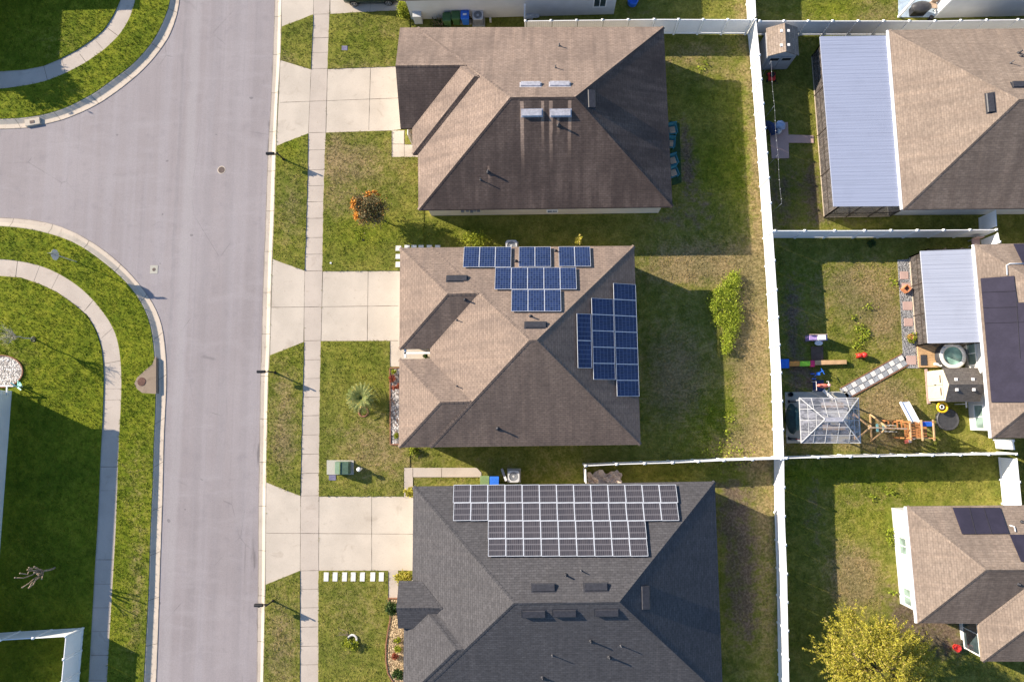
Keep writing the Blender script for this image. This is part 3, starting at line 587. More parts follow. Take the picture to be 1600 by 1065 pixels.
class House:
    def __init__(s, name, label, pieces, ez=2.85, pitch=.4167, algae=(0, 0), roof=None, wall=None, inset=.45, ground_c=None):
        'pieces: 4 eave corners (world, counter-clockwise from south-west) and 4 flags (slope or gable) for S, E, N, W'
        s.ez, s.pitch = ez, pitch; s.pl = []
        rm = []; wm = []
        for pc in pieces:
            corners, flags = pc[:2]; ez = pc[2] if len(pc) > 2 else s.ez
            pr = [((0, 0, -1), -(ez-.2))]; pw = [((0, 0, -1), .1), ((0, 0, 1), ez-.15)]; lin = []
            for i in range(4):
                a, b = corners[i], corners[(i+1) % 4]; dx, dy = b[0]-a[0], b[1]-a[1]; L = math.hypot(dx, dy); n = (dy/L, -dx/L)   # outward
                d = n[0]*a[0]+n[1]*a[1]
                pr.append(((n[0], n[1], 0), d)); pw.append(((n[0], n[1], 0), d-inset))
                if flags[i]: pr.append(((n[0]*pitch, n[1]*pitch, 1), ez+pitch*d)); lin.append((n, d))
            s.pl.append(([((p[0][0], p[0][1]), p[1]) for p in pr[1:] if p[0][2] == 0], lin, ez))
            rm.append(hull(pr)); wm.append(hull(pw))
        c = ground_c or pieces[0][0][0]; s.root = thing(name, label, 'house', (c[0], c[1], 0)); off = Vector((c[0], c[1], 0))
        me = union(wm); me.transform(Matrix.Translation(-off)); me.name = 'wall'; me.materials.clear(); me.materials.append(wall); o = bpy.data.objects.new('wall', me); COL.objects.link(o); o.parent = s.root; s.wall = o
        me = union(rm); bm = bmesh.new(); bm.from_mesh(me); bm.normal_update()
        caps = []
        for e in bm.edges:
            if len(e.link_faces) != 2: continue
            f, g = e.link_faces
            if f.normal.z < .5 or g.normal.z < .5 or f.normal.dot(g.normal) > .999: continue
            if min(f.calc_area(), g.calc_area())/max(.01, e.calc_length()) < .12: continue
            convex = (g.calc_center_median()-f.calc_center_median()).dot(f.normal) < 0
            caps.append((e.verts[0].co.copy(), e.verts[1].co.copy(), f.normal.copy(), g.normal.copy(), f.calc_center_median(), g.calc_center_median(), convex))
        for f in bm.faces: f.material_index = 0 if f.normal.z > .5 else (1 if f.normal.z > -.5 else 2)
        for a, b, n1, n2, c1, c2, cv in caps:
            d = (b-a); L = d.length; d.normalize()
            for nn, cc in ((n1, c1), (n2, c2)):
                sd = nn.cross(d).normalized()
                if sd.dot(cc-a) < 0: sd = -sd
                if cv:
                    k = max(1, int(L/.28)); up = (n1+n2).normalized()*.016
                    for i in range(k):
                        p0 = a+d*(L*i/k)+up*1.0; p1 = a+d*(L*(i+1)/k)+up*1.35
                        w_ = .14
                        vs = [bm.verts.new(v) for v in (p0, p1, p1+sd*w_-up*1.1+nn*.012, p0+sd*w_-up*.85+nn*.004)]
                        f = bm.faces.new(vs); f.material_index = 3
                        f.normal_update()
                        if f.normal.z < 0: f.normal_flip()
                else:
                    vs = [bm.verts.new(v+nn*.006) for v in (a, b, b+sd*.07, a+sd*.07)]; f = bm.faces.new(vs); f.material_index = 4
                    f.normal_update()
                    if f.normal.z < 0: f.normal_flip()
        uvl = bm.loops.layers.uv.new('UVMap')
        for f in bm.faces:
            n = f.normal; f.normal_update(); n = f.normal
            hz = Vector((n.x, n.y, 0))
            if hz.length < 1e-3: u, v = Vector((1, 0, 0)), Vector((0, 1, 0))
            elif n.z < .5: u, v = Vector((0, 0, 1)).cross(hz.normalized()), Vector((0, 0, 1))
            else: u = Vector((0, 0, 1)).cross(hz).normalized(); v = n.cross(u)
            for l in f.loops: l[uvl].uv = (l.vert.co.dot(u), l.vert.co.dot(v))
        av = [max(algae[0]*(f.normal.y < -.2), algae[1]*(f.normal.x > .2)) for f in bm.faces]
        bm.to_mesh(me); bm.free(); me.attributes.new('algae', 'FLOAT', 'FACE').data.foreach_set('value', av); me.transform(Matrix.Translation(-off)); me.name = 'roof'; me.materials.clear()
        for m in (roof[0], M['trim'], M['soffit'], roof[1], roof[2]): me.materials.append(m)
        s.roof = bpy.data.objects.new('roof', me); COL.objects.link(s.roof); s.roof.parent = s.root
        for pc in pieces: EXC.append(list(pc[0]))
    def z(s, x, y):
        best = None
        for bounds, lin, ez in s.pl:
            if all(n[0]*x+n[1]*y <= d+.02 for n, d in bounds) and lin:
                h = min(ez+s.pitch*(d-n[0]*x-n[1]*y) for n, d in lin)
                if best is None or h > best: best = h
        return best
    def at(s, px, py):
        h = s.ez+1
        for _ in range(12):
            x, y = P(px, py, h); q = s.z(x, y); h = h*.4+.6*(q if q is not None else s.ez)
        x, y = P(px, py, h); return Vector((x, y, h))
    def frame(s, p):
        e = .05; z0 = s.z(p.x, p.y); fx = (s.z(p.x+e, p.y) or z0)-(s.z(p.x-e, p.y) or z0); fy = (s.z(p.x, p.y+e) or z0)-(s.z(p.x, p.y-e) or z0)
        n = Vector((-fx/(2*e), -fy/(2*e), 1)).normalized(); return n
def sub(parent, name, mb, mats, **k): return mb.build(name, mats, parent, **k)
def oriented(mb, c, ax, ay, az, dims, m=0, taper=1):
    c = Vector(c); x, y, z = dims[0]/2, dims[1]/2, dims[2]
    vs = []
    for sz in (0, 1):
        k = taper if sz else 1
        for sy in (-1, 1):
            for sx in (-1, 1): vs.append(c+ax*sx*x*k+ay*sy*y*k+az*sz*z)
    mb.add(vs, [(0, 2, 3, 1), (4, 5, 7, 6), (0, 1, 5, 4), (2, 6, 7, 3), (0, 4, 6, 2), (1, 3, 7, 5)], m)
def vent(h, px, py, L, W_, mat, along='x', lift=.14):
    'low off-ridge roof vent: box with a sloping hood'
    p = h.at(px, py); n = h.frame(p)
    hz = Vector((n.x, n.y, 0)).normalized(); u = Vector((0, 0, 1)).cross(hz); v = n.cross(u)
    mb = MB(); c = p
    prof = [(-W_/2, 0), (-W_/2, lift), (-W_/2+.06, lift+.03), (W_/2-.03, .07), (W_/2, .0)]
    k = len(prof); vs = []
    for t in (-L/2, L/2):
        for a, b in prof: vs.append(c+u*t+v*a+n*(b+.002))
    mb.add(vs, [tuple(range(k-1, -1, -1)), tuple(range(k, 2*k))]+[(i, (i+1) % k, k+(i+1) % k, k+i) for i in range(k)])
    oriented(mb, c+n*.003, u, v, n, (L+.16, W_+.12, .006))
    mb.build('roof_vent', mat, h.roof)
def pipe(h, px, py, r=.05, L=.35, lean=(0, 0)):
    p = h.at(px, py); n = h.frame(p); mb = MB(); mb.tube([p-Vector((0, 0, .05)), p+Vector((0, 0, L))], r, 10)
    mb.tube([p+n*.0, p+n*.02+Vector((0, 0, .06))], [r*2.6, r*1.2], 10); mb.build('vent_pipe', M['darkvent' if r > .04 else 'lead'], h.roof, smooth=True)
def solar(h, quad, mats, cells, fw=.02, lift=.11, rot=False):
    'one panel between four photo corners, lying just above the roof plane'
    pts = [h.at(*q) for q in quad]; c = sum(pts, Vector())/4; n = h.frame(c)
    hz = Vector((n.x, n.y, 0)).normalized(); u = Vector((0, 0, 1)).cross(hz); v = n.cross(u)
    us = sorted(p.dot(u) for p in pts); vs_ = sorted(p.dot(v) for p in pts)
    Lu = (us[2]+us[3]-us[0]-us[1])/2; Lv = (vs_[2]+vs_[3]-vs_[0]-vs_[1])/2
    d0 = n.dot(Vector((c.x, c.y, h.z(c.x, c.y)))); c = c+n*(d0-n.dot(c))
    mb = MB(); g = .008
    oriented(mb, c+n*lift, u, v, n, (Lu-g-2*fw*.5, Lv-g-2*fw*.5, .026))
    o = mb.build('solar_panel', cells, h.root); me = o.data; uv = me.uv_layers.new(name='UVMap'); o0 = wloc(h.root)
    for lp in me.loops:
        q = me.vertices[lp.vertex_index].co+o0-c; a, b = q.dot(u)/Lu+.5, q.dot(v)/Lv+.5; uv.data[lp.index].uv = (b, a) if rot else (a, b)
    mb = MB(); hu, hv = Lu/2-g/2, Lv/2-g/2
    for sx in (-1, 1):
        oriented(mb, c+n*(lift-.005)+u*sx*(hu-fw/2), u, v, n, (fw, 2*hv, .04)); oriented(mb, c+n*(lift-.005)+v*sx*(hv-fw/2), u, v, n, (2*hu-2*fw, fw, .04))
    mb.build('frame', M['frame'], o)
def window(h, p, ud, wd, ht, glass='glass', name='window'):
    'p: centre of the window on the wall face, ud: horizontal direction along the wall, facing out = ud x up'
    u = Vector(ud).normalized(); n = u.cross(Vector((0, 0, 1))); p = Vector(p); mb = MB()
    def B(mb, du, dz, a, b, d0, dd): oriented(mb, p+u*du+Vector((0, 0, dz))+n*d0, u, Vector((0, 0, 1)), n, (a, b, dd))
    for s_ in (-1, 1): B(mb, s_*(wd/2), 0, .08, ht+.08, 0, .06); B(mb, 0, s_*ht/2, wd-.08, .08, 0, .06)
    B(mb, 0, 0, .05, ht-.08, 0, .05)
    o = mb.build(name, M['trim'], h.root); mb = MB(); B(mb, 0, 0, wd-.06, ht-.06, .004, .02); mb.build('pane', M[glass], o); return o

def rect(tl, tr, br, bl, h=2.85): a = [P(*q, h) for q in (bl, br, tr, tl)]; return a
def lineint(p, q, r, s_):
    (x1, y1), (x2, y2), (x3, y3), (x4, y4) = p, q, r, s_
    d = (x1-x2)*(y3-y4)-(y1-y2)*(x3-x4); a = x1*y2-y1*x2; b = x3*y4-y3*x4
    return ((a*(x3-x4)-(x1-x2)*b)/d, (a*(y3-y4)-(y1-y2)*b)/d)
def quadl(S, E_, N_, W_):
    'rectangle from four lines, counter-clockwise from south-west'
    return [lineint(*S, *W_), lineint(*S, *E_), lineint(*N_, *E_), lineint(*N_, *W_)]
def LN(a, b, h=2.85): return (P(*a, h), P(*b, h))
def vline(x): return ((x, 0), (x, 1))
def off(l, dx): return ((l[0][0]+dx, l[0][1]), (l[1][0]+dx, l[1][1]))


def para(l, p):
    (a, b) = l; return (p, (p[0]+b[0]-a[0], p[1]+b[1]-a[1]))
def shift(l, dx, dy): return ((l[0][0]+dx, l[0][1]+dy), (l[1][0]+dx, l[1][1]+dy))
tan1, tan2, tans = (.26, .195, .156), (.288, .218, .177), (.14, .107, .09)
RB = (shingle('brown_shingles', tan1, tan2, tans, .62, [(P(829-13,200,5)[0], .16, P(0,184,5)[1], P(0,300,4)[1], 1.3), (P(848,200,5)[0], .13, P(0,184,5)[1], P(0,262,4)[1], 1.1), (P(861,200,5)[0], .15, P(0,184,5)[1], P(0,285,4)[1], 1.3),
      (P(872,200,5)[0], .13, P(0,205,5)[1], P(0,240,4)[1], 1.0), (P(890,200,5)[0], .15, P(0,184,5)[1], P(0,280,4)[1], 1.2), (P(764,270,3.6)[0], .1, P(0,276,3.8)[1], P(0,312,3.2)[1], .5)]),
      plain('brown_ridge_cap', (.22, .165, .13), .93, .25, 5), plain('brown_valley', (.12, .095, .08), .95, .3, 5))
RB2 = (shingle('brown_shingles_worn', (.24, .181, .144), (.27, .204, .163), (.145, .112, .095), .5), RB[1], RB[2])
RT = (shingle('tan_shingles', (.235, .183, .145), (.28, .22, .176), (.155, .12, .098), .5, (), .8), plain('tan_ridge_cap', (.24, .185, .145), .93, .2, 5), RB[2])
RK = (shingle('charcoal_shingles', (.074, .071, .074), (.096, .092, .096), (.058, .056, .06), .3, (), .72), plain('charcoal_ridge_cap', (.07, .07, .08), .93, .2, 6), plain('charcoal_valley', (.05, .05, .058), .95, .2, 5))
SL = (1, 1, 1, 1)
# upper house
N1, E1, S1 = LN((627,43),(1037,42)), LN((1037,42),(1051,323)), LN((654,328),(1051,323))
W1 = para(E1, P(653.5,300,2.85)); mid = ((0, 0), (0, 1))
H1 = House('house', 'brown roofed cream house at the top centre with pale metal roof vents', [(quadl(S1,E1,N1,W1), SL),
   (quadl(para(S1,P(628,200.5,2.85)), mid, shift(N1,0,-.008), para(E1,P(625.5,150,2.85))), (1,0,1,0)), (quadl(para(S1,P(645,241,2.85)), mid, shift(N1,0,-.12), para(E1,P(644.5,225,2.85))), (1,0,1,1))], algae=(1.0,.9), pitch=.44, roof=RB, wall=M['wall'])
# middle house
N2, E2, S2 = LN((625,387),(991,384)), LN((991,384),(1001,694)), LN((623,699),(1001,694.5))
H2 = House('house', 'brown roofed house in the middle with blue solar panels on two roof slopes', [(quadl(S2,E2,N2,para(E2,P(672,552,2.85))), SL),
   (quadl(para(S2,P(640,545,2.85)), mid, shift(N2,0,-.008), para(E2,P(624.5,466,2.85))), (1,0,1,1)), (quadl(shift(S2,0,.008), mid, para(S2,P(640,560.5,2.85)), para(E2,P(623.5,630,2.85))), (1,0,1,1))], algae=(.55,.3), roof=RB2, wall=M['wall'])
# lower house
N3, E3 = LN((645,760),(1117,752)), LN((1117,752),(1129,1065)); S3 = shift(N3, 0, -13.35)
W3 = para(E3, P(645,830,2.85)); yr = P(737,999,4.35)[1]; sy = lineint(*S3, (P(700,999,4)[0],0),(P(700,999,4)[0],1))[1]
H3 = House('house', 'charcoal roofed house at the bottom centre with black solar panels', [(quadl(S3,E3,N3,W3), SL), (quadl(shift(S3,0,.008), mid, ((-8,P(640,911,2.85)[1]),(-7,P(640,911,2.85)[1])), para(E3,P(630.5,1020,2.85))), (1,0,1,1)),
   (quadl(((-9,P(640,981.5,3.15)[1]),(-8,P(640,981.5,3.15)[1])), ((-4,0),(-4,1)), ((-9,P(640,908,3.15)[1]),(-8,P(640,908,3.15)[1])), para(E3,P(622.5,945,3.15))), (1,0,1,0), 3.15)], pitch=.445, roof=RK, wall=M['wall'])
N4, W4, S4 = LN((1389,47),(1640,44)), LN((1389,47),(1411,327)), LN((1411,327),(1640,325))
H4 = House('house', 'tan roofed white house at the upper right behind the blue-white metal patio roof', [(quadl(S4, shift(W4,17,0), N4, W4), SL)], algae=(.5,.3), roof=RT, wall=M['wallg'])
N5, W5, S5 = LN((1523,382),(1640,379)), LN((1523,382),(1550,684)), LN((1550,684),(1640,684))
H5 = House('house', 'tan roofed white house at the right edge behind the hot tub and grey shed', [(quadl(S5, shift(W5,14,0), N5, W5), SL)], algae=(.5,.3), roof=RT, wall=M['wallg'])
N6, W6, S6 = LN((1417,791),(1640,789)), LN((1417,791),(1434,973)), LN((1434,973),(1640,975))
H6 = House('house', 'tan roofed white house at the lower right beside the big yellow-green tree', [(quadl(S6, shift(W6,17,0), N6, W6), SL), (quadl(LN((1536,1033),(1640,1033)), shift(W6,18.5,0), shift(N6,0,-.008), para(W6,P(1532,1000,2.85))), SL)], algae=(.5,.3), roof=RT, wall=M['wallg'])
y0 = P(800,26)[1]; x0, x1 = P(643,26)[0], P(959,24)[0]
H0 = House('house', 'house with lavender-grey wall at the top edge beside the green car', [([(x0-.3,y0-.3),(x1+.3,y0-.3),(x1+.3,y0+12),(x0-.3,y0+12)], SL)], ez=2.95, inset=.3, roof=RB2, wall=M['wallw'])
y7 = P(1500,27)[1]; x7 = P(1461,25)[0]
H7 = House('house', 'house with grey wall cut off by the top right corner, beside a small patio', [([(x7-.3,y7-.3),(x7+16,y7-.3),(x7+16,y7+12),(x7-.3,y7+12)], SL)], ez=2.95, inset=.3, roof=RT, wall=M['wallw'])
p8 = P(19.5,607); p8b = P(5,800)
W8 = ((p8[0],p8[1]),(p8b[0],p8b[1])); E8 = shift(W8,.45,0)
H8 = House('house', 'house cut off by the left edge whose big shadow covers the lawn', [(quadl(((0,-22),(1,-22)), E8, ((0,p8[1]+.3),(1,p8[1]+.3)), shift(E8,-13,0)), SL)], ez=3.62, roof=RB2, wall=M['wallw'])
xe9, ys9 = P(-73,60,2.85); xe10, ys10 = P(62,-72,2.85)
H9 = House('house', 'corner house beyond the upper left corner that shades the lawn there', [([(xe9-13,ys9),(xe9,ys9),(xe9,ys9+16),(xe9-13,ys9+16)], SL), ([(xe10-17,ys10),(xe10,ys10),(xe10,ys10+11),(xe10-17,ys10+11)], SL)], roof=RB2, wall=M['wall'])

# roof vents and pipes
for a in ((829,132.5,1.28,.36),(874.5,132,1.28,.36)): vent(H1, *a, M['galv'])
for a in ((831,176.5,1.28,.42),(876,176.5,1.28,.42)): vent(H1, *a, M['galv'])
vent(H1, 924, 155, 1.2, .5, M['darkvent'], lift=.13)
for a in ((874,72,.04),(868,106,.03),(873,196,.06),(763,269,.06),(751,281,.03)): pipe(H1, *a)
vent(H2, 714, 435.5, 1.3, .42, M['darkvent']); vent(H2, 837, 508, 1.3, .42, M['darkvent'])
for a in ((806,408,.05),(829,494,.05),(778,669,.06),(714,603,.03),(868,392,.05),(714,500,.03),(727,468,.05)): pipe(H2, *a)
for a in ((849,918,1.35,.45),(931,917,1.35,.45),(834,958,1.35,.45),(882,957,1.35,.45),(948,956,1.35,.45)): vent(H3, *a, M['darkvent'])
vent(H3, 1008, 933, 1.35, .5, M['darkvent'], lift=.13)
for a in ((884,898,.05),(908,891,.03),(923,1001,.05),(970,1008,.03),(952,1026,.06),(863,1023,.03),(848,1058,.06)): pipe(H3, *a)
vent(H4, 1548, 161, 1.25, .45, M['darkvent']); 
for a in ((1592,83,.05),(1596,88,.05),(1579,99,.03)): pipe(H4, *a)
vent(H4, 1597, 133, 1.2, .45, M['darkvent'])
pipe(H6, 1592, 912, .05, .2); pipe(H6, 1597, 815, .05, .2)
# solar panels on the middle house
def grid(h, xs_t, xs_b, ys, cells, n, skip=(), **k):
    for j in range(len(ys)-1):
        for i in range(n):
            if (i, j) in skip: continue
            def q(i_, j_):
                y = ys[j_]; t = (y-ys[0])/(ys[-1]-ys[0]) if ys[-1] != ys[0] else 0
                a = xs_t[0]+(xs_b[0]-xs_t[0])*t; b = xs_t[1]+(xs_b[1]-xs_t[1])*t; return (a+(b-a)*i_/n, y)
            solar(h, (q(i, j), q(i+1, j), q(i+1, j+1), q(i, j+1)), None, cells, **k)
cb = M['cellb']
grid(H2, (724,798.6), (725,799), (387.5,419), cb, 3); grid(H2, (810.5,860), (811,861.5), (387.3,418.5), cb, 2); grid(H2, (872.5,921.5), (873.5,923.5), (387,418), cb, 2)
grid(H2, (773,900), (774,901), (419.5,453.5), cb, 5); grid(H2, (799,875.5), (799.5,877.5), (454,488), cb, 3)
def col(h, x0, x1, dx, ys, cells, **k):
    ym = ys[0]
    for a, b in zip(ys[:-1], ys[1:]): solar(h, ((x0+dx*(a-ym), a), (x1+dx*(a-ym), a), (x1+dx*(b-ym), b), (x0+dx*(b-ym), b)), None, cells, **k)
col(H2, 956.8, 991.6, .034, [443.8+25.05*i for i in range(8)], cb, rot=True)
col(H2, 922.7, 956.9, .026, [466.8+25.25*i for i in range(6)], cb, rot=True)
col(H2, 899.8, 922, .02, [490.5,532.3,575], cb)
# solar panels on the lower house
ck = M['cellk']
grid(H3, (708.5,1056.5), (709,1060), (757.8,786,814), ck, 13, fw=.03); grid(H3, (762.5,1008), (763,1012.5), (814,841.8,869.5), ck, 9, fw=.03)
# pool heater mats
def heater(h, poly, mark=()):
    pts = [h.at(*q) for q in poly]; n = h.frame(sum(pts, Vector())/len(pts)); mb = MB(); c = sum(pts, Vector())/len(pts)
    pts = [p-n*(n.dot(p-c)) for p in pts]
    k = len(pts); mb.add([p+n*.03 for p in pts]+[p+n*.075 for p in pts], [tuple(range(k)), tuple(range(2*k-1, k-1, -1))]+[(i, (i+1) % k, k+(i+1) % k, k+i) for i in range(k)])
    o = mb.build('pool_heater_mat', M['navy'], h.root)
    mb = MB()
    for a, b in mark:
        a, b = h.at(*a), h.at(*b); mb.tube([a+n*.085, b+n*.085], .012, 6)
    if mark: mb.build('seam', M['black'], o)
    return o
heater(H5, [(1532,435),(1584,431),(1587,456),(1590,473),(1610,472),(1616,628),(1549,628)], [((1534,457),(1587,455)),((1536,481),(1590,480)),((1539,505),(1611,503)),((1588,472),(1594,560))])
heater(H5, [(1583,382),(1612,381),(1618,420),(1600,417)])
heater(H6, [(1488,793),(1562,793),(1576,833.5),(1503,834)], [((1514,793),(1524,834)),((1536,793),(1549,834))]); heater(H6, [(1577,835),(1612,835),(1620,878),(1595,877)])
mb = MB(); a = H5.at(1573,430); b = H5.at(1572,415); c = H5.at(1577,412); d = H5.at(1600,412); up = Vector((0,0,.06))
mb.tube([a+up, b+up, c+up, d+up], .035, 8); mb.build('pool_heater_pipe', M['white'], H5.root, smooth=True)
mb = MB(); mb.tube([H6.at(1577,820)+up, H6.at(1584,822)+up, H6.at(1586,830)+up], .035, 8); mb.build('pool_heater_pipe', M['white'], H6.root, smooth=True)
# gutters on the right-hand houses
def gutter(h, line, t0, t1, z=2.8):
    a, b = Vector((*line[0], z)), Vector((*line[1], z)); d = b-a; p, q = a+d*t0, a+d*t1; o = Vector((d.y, -d.x, 0)).normalized()
    if o.x > 0: o = -o
    mb = MB(); mb.bar(p+o*.07, q+o*.07, .13, .11); mb.build('gutter', M['white'], h.root)
gutter(H5, W5, 0, 1); gutter(H4, W4, 0, 1); gutter(H6, W6, 0, 1)
# windows and doors
def wall_pt(line, px, py, z, inset=.45):
    'point on a wall plane (line moved inwards) hit by the sight line through a pixel'
    return None
def win_on(h, a, b, px, py, wd, ht, glass='glass', inset=.45):
    'window on the wall standing inset behind eave line a-b where the photo shows it'
    a, b = Vector((*a, 0)), Vector((*b, 0)); u = (b-a).normalized(); nrm = u.cross(Vector((0, 0, 1))); d = nrm.dot(a)-inset
    lo = Vector(P3(px, py, 0)); hi = Vector(P3(px, py, 3)); k = (d-nrm.dot(lo))/(nrm.dot(hi-lo)); p = lo+(hi-lo)*k
    return window(h, p, u, wd, ht, glass)
sw = lambda L: (L[0], L[1])
win_on(H1, *S1, 863, 329.5, .75, .45)
win_on(H0, (x0-.3,y0-.3), (x1+.3,y0-.3), 937.5, 3.5, .9, 1.05, 'glass', .3)
win_on(H5, W5[0], W5[1], 1519, 552, 1.6, .95, 'glass2'); win_on(H5, W5[0], W5[1], 1531, 651, 1.6, .95, 'glass2')
win_on(H6, W6[0], W6[1], 1412, 852.5, 1.1, .95, 'glass2'); win_on(H6, W6[0], W6[1], 1419, 932, 1.1, .95, 'glass2')
wq = para(W6,P(1532,1000,2.85)); win_on(H6, wq[0], (wq[0][0]+(W6[1][0]-W6[0][0]), wq[0][1]+(W6[1][1]-W6[0][1])), 1517, 985, 2.6, 1.6)
def west_door(h, x, y, wd, ht, name, mat):
    mb = MB(); mb.box((x-.03, y, ht/2+.02), (.06, wd, ht)); o = mb.build(name, mat, h.root, bevel=.01)
    mb = MB()
    if name == 'garage_door':
        for k in range(1, 4): mb.box((x-.07, y, ht*k/4), (.02, wd-.1, .03))
        mb.build('rail', M['trim'], o)
    else: mb.blob((x-.1, y+wd*.38, 1.0), (.04, .04, .04)); mb.build('handle', M['grey'], o)
for h, px, y1, y2, e in ((H1,625.5,115,190,2.85),(H2,624.5,400,532,2.85),(H3,645,785,885,2.85)):
    xa, ya = P(px, (y1+y2)/2, e); west_door(h, xa+.45, ya, 4.9, 2.15, 'garage_door', M['trim'])
xa, ya = P(672,552,2.85); west_door(H2, xa+.45, ya, .95, 2.1, 'front_door', M['teal'])
xa, ya = P(644.5,232,2.85); west_door(H1, xa+.45, ya-.1, .95, 2.1, 'front_door', M['wood'])
# entry porch of the middle house: lintel, rail and small shrub bed
mb = MB(); xa, ya = P(631,547,2.6); xb, yb = P(672,547,2.6); mb.box(((xa+xb)/2, ya-.2, 2.62), (xb-xa, .12, .14)); mb.box((xa+.1, (P(624,552,2.6)[1]), 2.62), (.14, .62, .14)); mb.build('porch_beam', M['trim'], H2.root)
# wall clutter on the upper house
mb = MB()
for px, dz in ((723,0),(731,.15),(737,-.1),(742,.2),(748,.1)):
    q = P(px, 333, 1.2); mb.box((q[0], lineint(*S1, (q[0],0),(q[0],1))[1]+.45-.09, 1.3+dz), (.22, .16, .3))
mb.build('meter_box', M['grey'], H1.root)

# ------------------------------------------------------------------ fences
FH = 1.85
def fence(label, rim, group=None, span=1.86, first=True, last=True, h=FH):
    'white vinyl privacy fence following rim points given in photo pixels at its top'
    pts = [Vector((*P(a, b, h), 0)) for a, b in rim]; root = thing('fence', label, 'fence', pts[0], group)
    st = []
    for a, b in zip(pts[:-1], pts[1:]):
        n = max(1, round((b-a).length/span))
        for k in range(n): st.append((a+(b-a)*(k/n), a+(b-a)*((k+1)/n)))
    def post(p):
        mb = MB(); s = .065; z = h+.09
        mb.box((p.x, p.y, z/2-.05), (2*s, 2*s, z)); mb.add([(p.x-s-.02, p.y-s-.02, z-.05), (p.x+s+.02, p.y-s-.02, z-.05), (p.x+s+.02, p.y+s+.02, z-.05), (p.x-s-.02, p.y+s+.02, z-.05), (p.x, p.y, z+.03)], [(3, 2, 1, 0), (0, 1, 4), (1, 2, 4), (2, 3, 4), (3, 0, 4)])
        mb.build('fence_post', M['white'], root)
    if first: post(pts[0])
    for i, (a, b) in enumerate(st):
        d = (b-a).normalized(); mb = MB(); p, q = a+d*.105, b-d*.07
        mb.bar(a+d*.07+Vector((0,0,h-.04)), q+Vector((0,0,h-.04)), .05, .1); mb.bar(p+Vector((0,0,.12)), q+Vector((0,0,.12)), .05, .15)
        nb = 11; side = d.cross(Vector((0,0,1)))
        for k in range(nb):
            c = p+(q-p)*((k+.5)/nb); L = (q-p).length/nb-.006
            mb.bar(c-d*L/2+Vector((0,0,(h-.0)/2+.07)), c+d*L/2+Vector((0,0,(h-.0)/2+.07)), .024, h-.32)
        mb.build('fence_panel', M['white'], root)
        if i < len(st)-1 or last: post(b)
    return root
fence('long white vinyl fence running from top to bottom between the two rows of yards', [(1181,31),(1186.6,86),(1195.5,200),(1204,317),(1213,452.5),(1220,582),(1224.5,716),(1225.5,806),(1229,896),(1231.7,1030),(1233.5,1110)])
fence('white vinyl fence running up to the top edge from the upper fence corner', [(1181,27),(1177,-60)], first=False)
fence('white vinyl fence along the upper side of the top centre house', [(821,33),(901,32),(1022,30.5),(1176,31)])
fence('white vinyl fence above the house with the metal patio roof', [(1187,33),(1301,33),(1461,33),(1541.5,31.5),(1640,30.5)])
fence('short white vinyl fence joining the lavender-walled house to the fence below it', [(820,8),(819,28)], last=False, h=1.85)
fence('white vinyl fence between the metal patio roof yard and the play yard', [(1211,360.5),(1351,360.3),(1474.5,359.5),(1557,358.8)])
fence('short white vinyl fence joining the upper right house to the fence by the play yard', [(1556,326),(1557.5,355)], last=False, first=False)
fence('short white vinyl fence running down to the pinkish chair at the play yard corner', [(1559,362),(1562,378)], first=False)
fence('white vinyl fence between the middle and lower houses, seen nearly edge-on', [(915,727.5),(963.5,725),(1051,722.6),(1131,719),(1221,716.5)])
fence('short white vinyl fence between the charcoal roof and the fence above it', [(915,731),(916,757)], first=False, last=False)
fence('white vinyl fence below the playset, seen nearly edge-on', [(1229,715.5),(1329,713),(1457,711),(1545,709.7),(1588,709)])
fence('white vinyl fence falling from below the playset to the lower right house', [(1589,714),(1596.5,792)], first=False)
fence('short white vinyl fence between the right edge house and the fence below the playset', [(1583,688),(1586,704)], last=False)
fence('white vinyl corner fence in the shade at the lower left', [(-80,1005),(0,999.5),(102.7,993.5),(96,1066),(90,1150)])

# ------------------------------------------------------------------ street-side things
def mailbox(bx, by, label):
    x, y = P(bx, by); o = thing('mailbox', label, 'mailbox', (x, y, 0), 'black mailboxes on posts along the kerb')
    mb = MB(); mb.tube([(x, y, -.1), (x, y, 1.25)], .05, 10); mb.lathe((x, y, 0), [(.11, 0), (.09, .1), (.055, .22)], 12); mb.blob((x, y, 1.32), (.06, .06, .09)); mb.build('post', M['black'], o, smooth=True)
    mb = MB(); mb.bar((x, y, 1.05), (x-.62, y, 1.05), .05, .05); mb.tube([(x-.05, y, .8), (x-.25, y, .9), (x-.38, y, 1.04)], .02, 8); mb.build('arm', M['black'], o)
    mb = MB(); prof = [(-.1, 0), (.1, 0), (.1, .14), (.075, .2), (0, .235), (-.075, .2), (-.1, .14)]; n = len(prof)
    for xx in (x-.82, x-.26): mb.v += [(xx, y+a, 1.08+b) for a, b in prof]
    mb.f += [tuple(range(n)), tuple(range(2*n-1, n-1, -1))]+[(i, (i+1) % n, n+(i+1) % n, n+i) for i in range(n)]; mb.m += [0]*(n+2)
    bx_ = mb.build('box', M['black'], o); MB().box((x-.83, y, 1.18), (.02, .18, .17)).build('door', M['dgrey'], bx_); MB().box((x-.5, y-.112, 1.25), (.1, .015, .1)).build('flag', M['dgrey'], bx_)
mailbox(443, 249, 'black mailbox at the kerb opposite the brown roofed upper house'); mailbox(430, 582, 'black mailbox at the kerb beside the middle driveway'); mailbox(427, 938, 'black mailbox at the kerb below the lowest driveway')
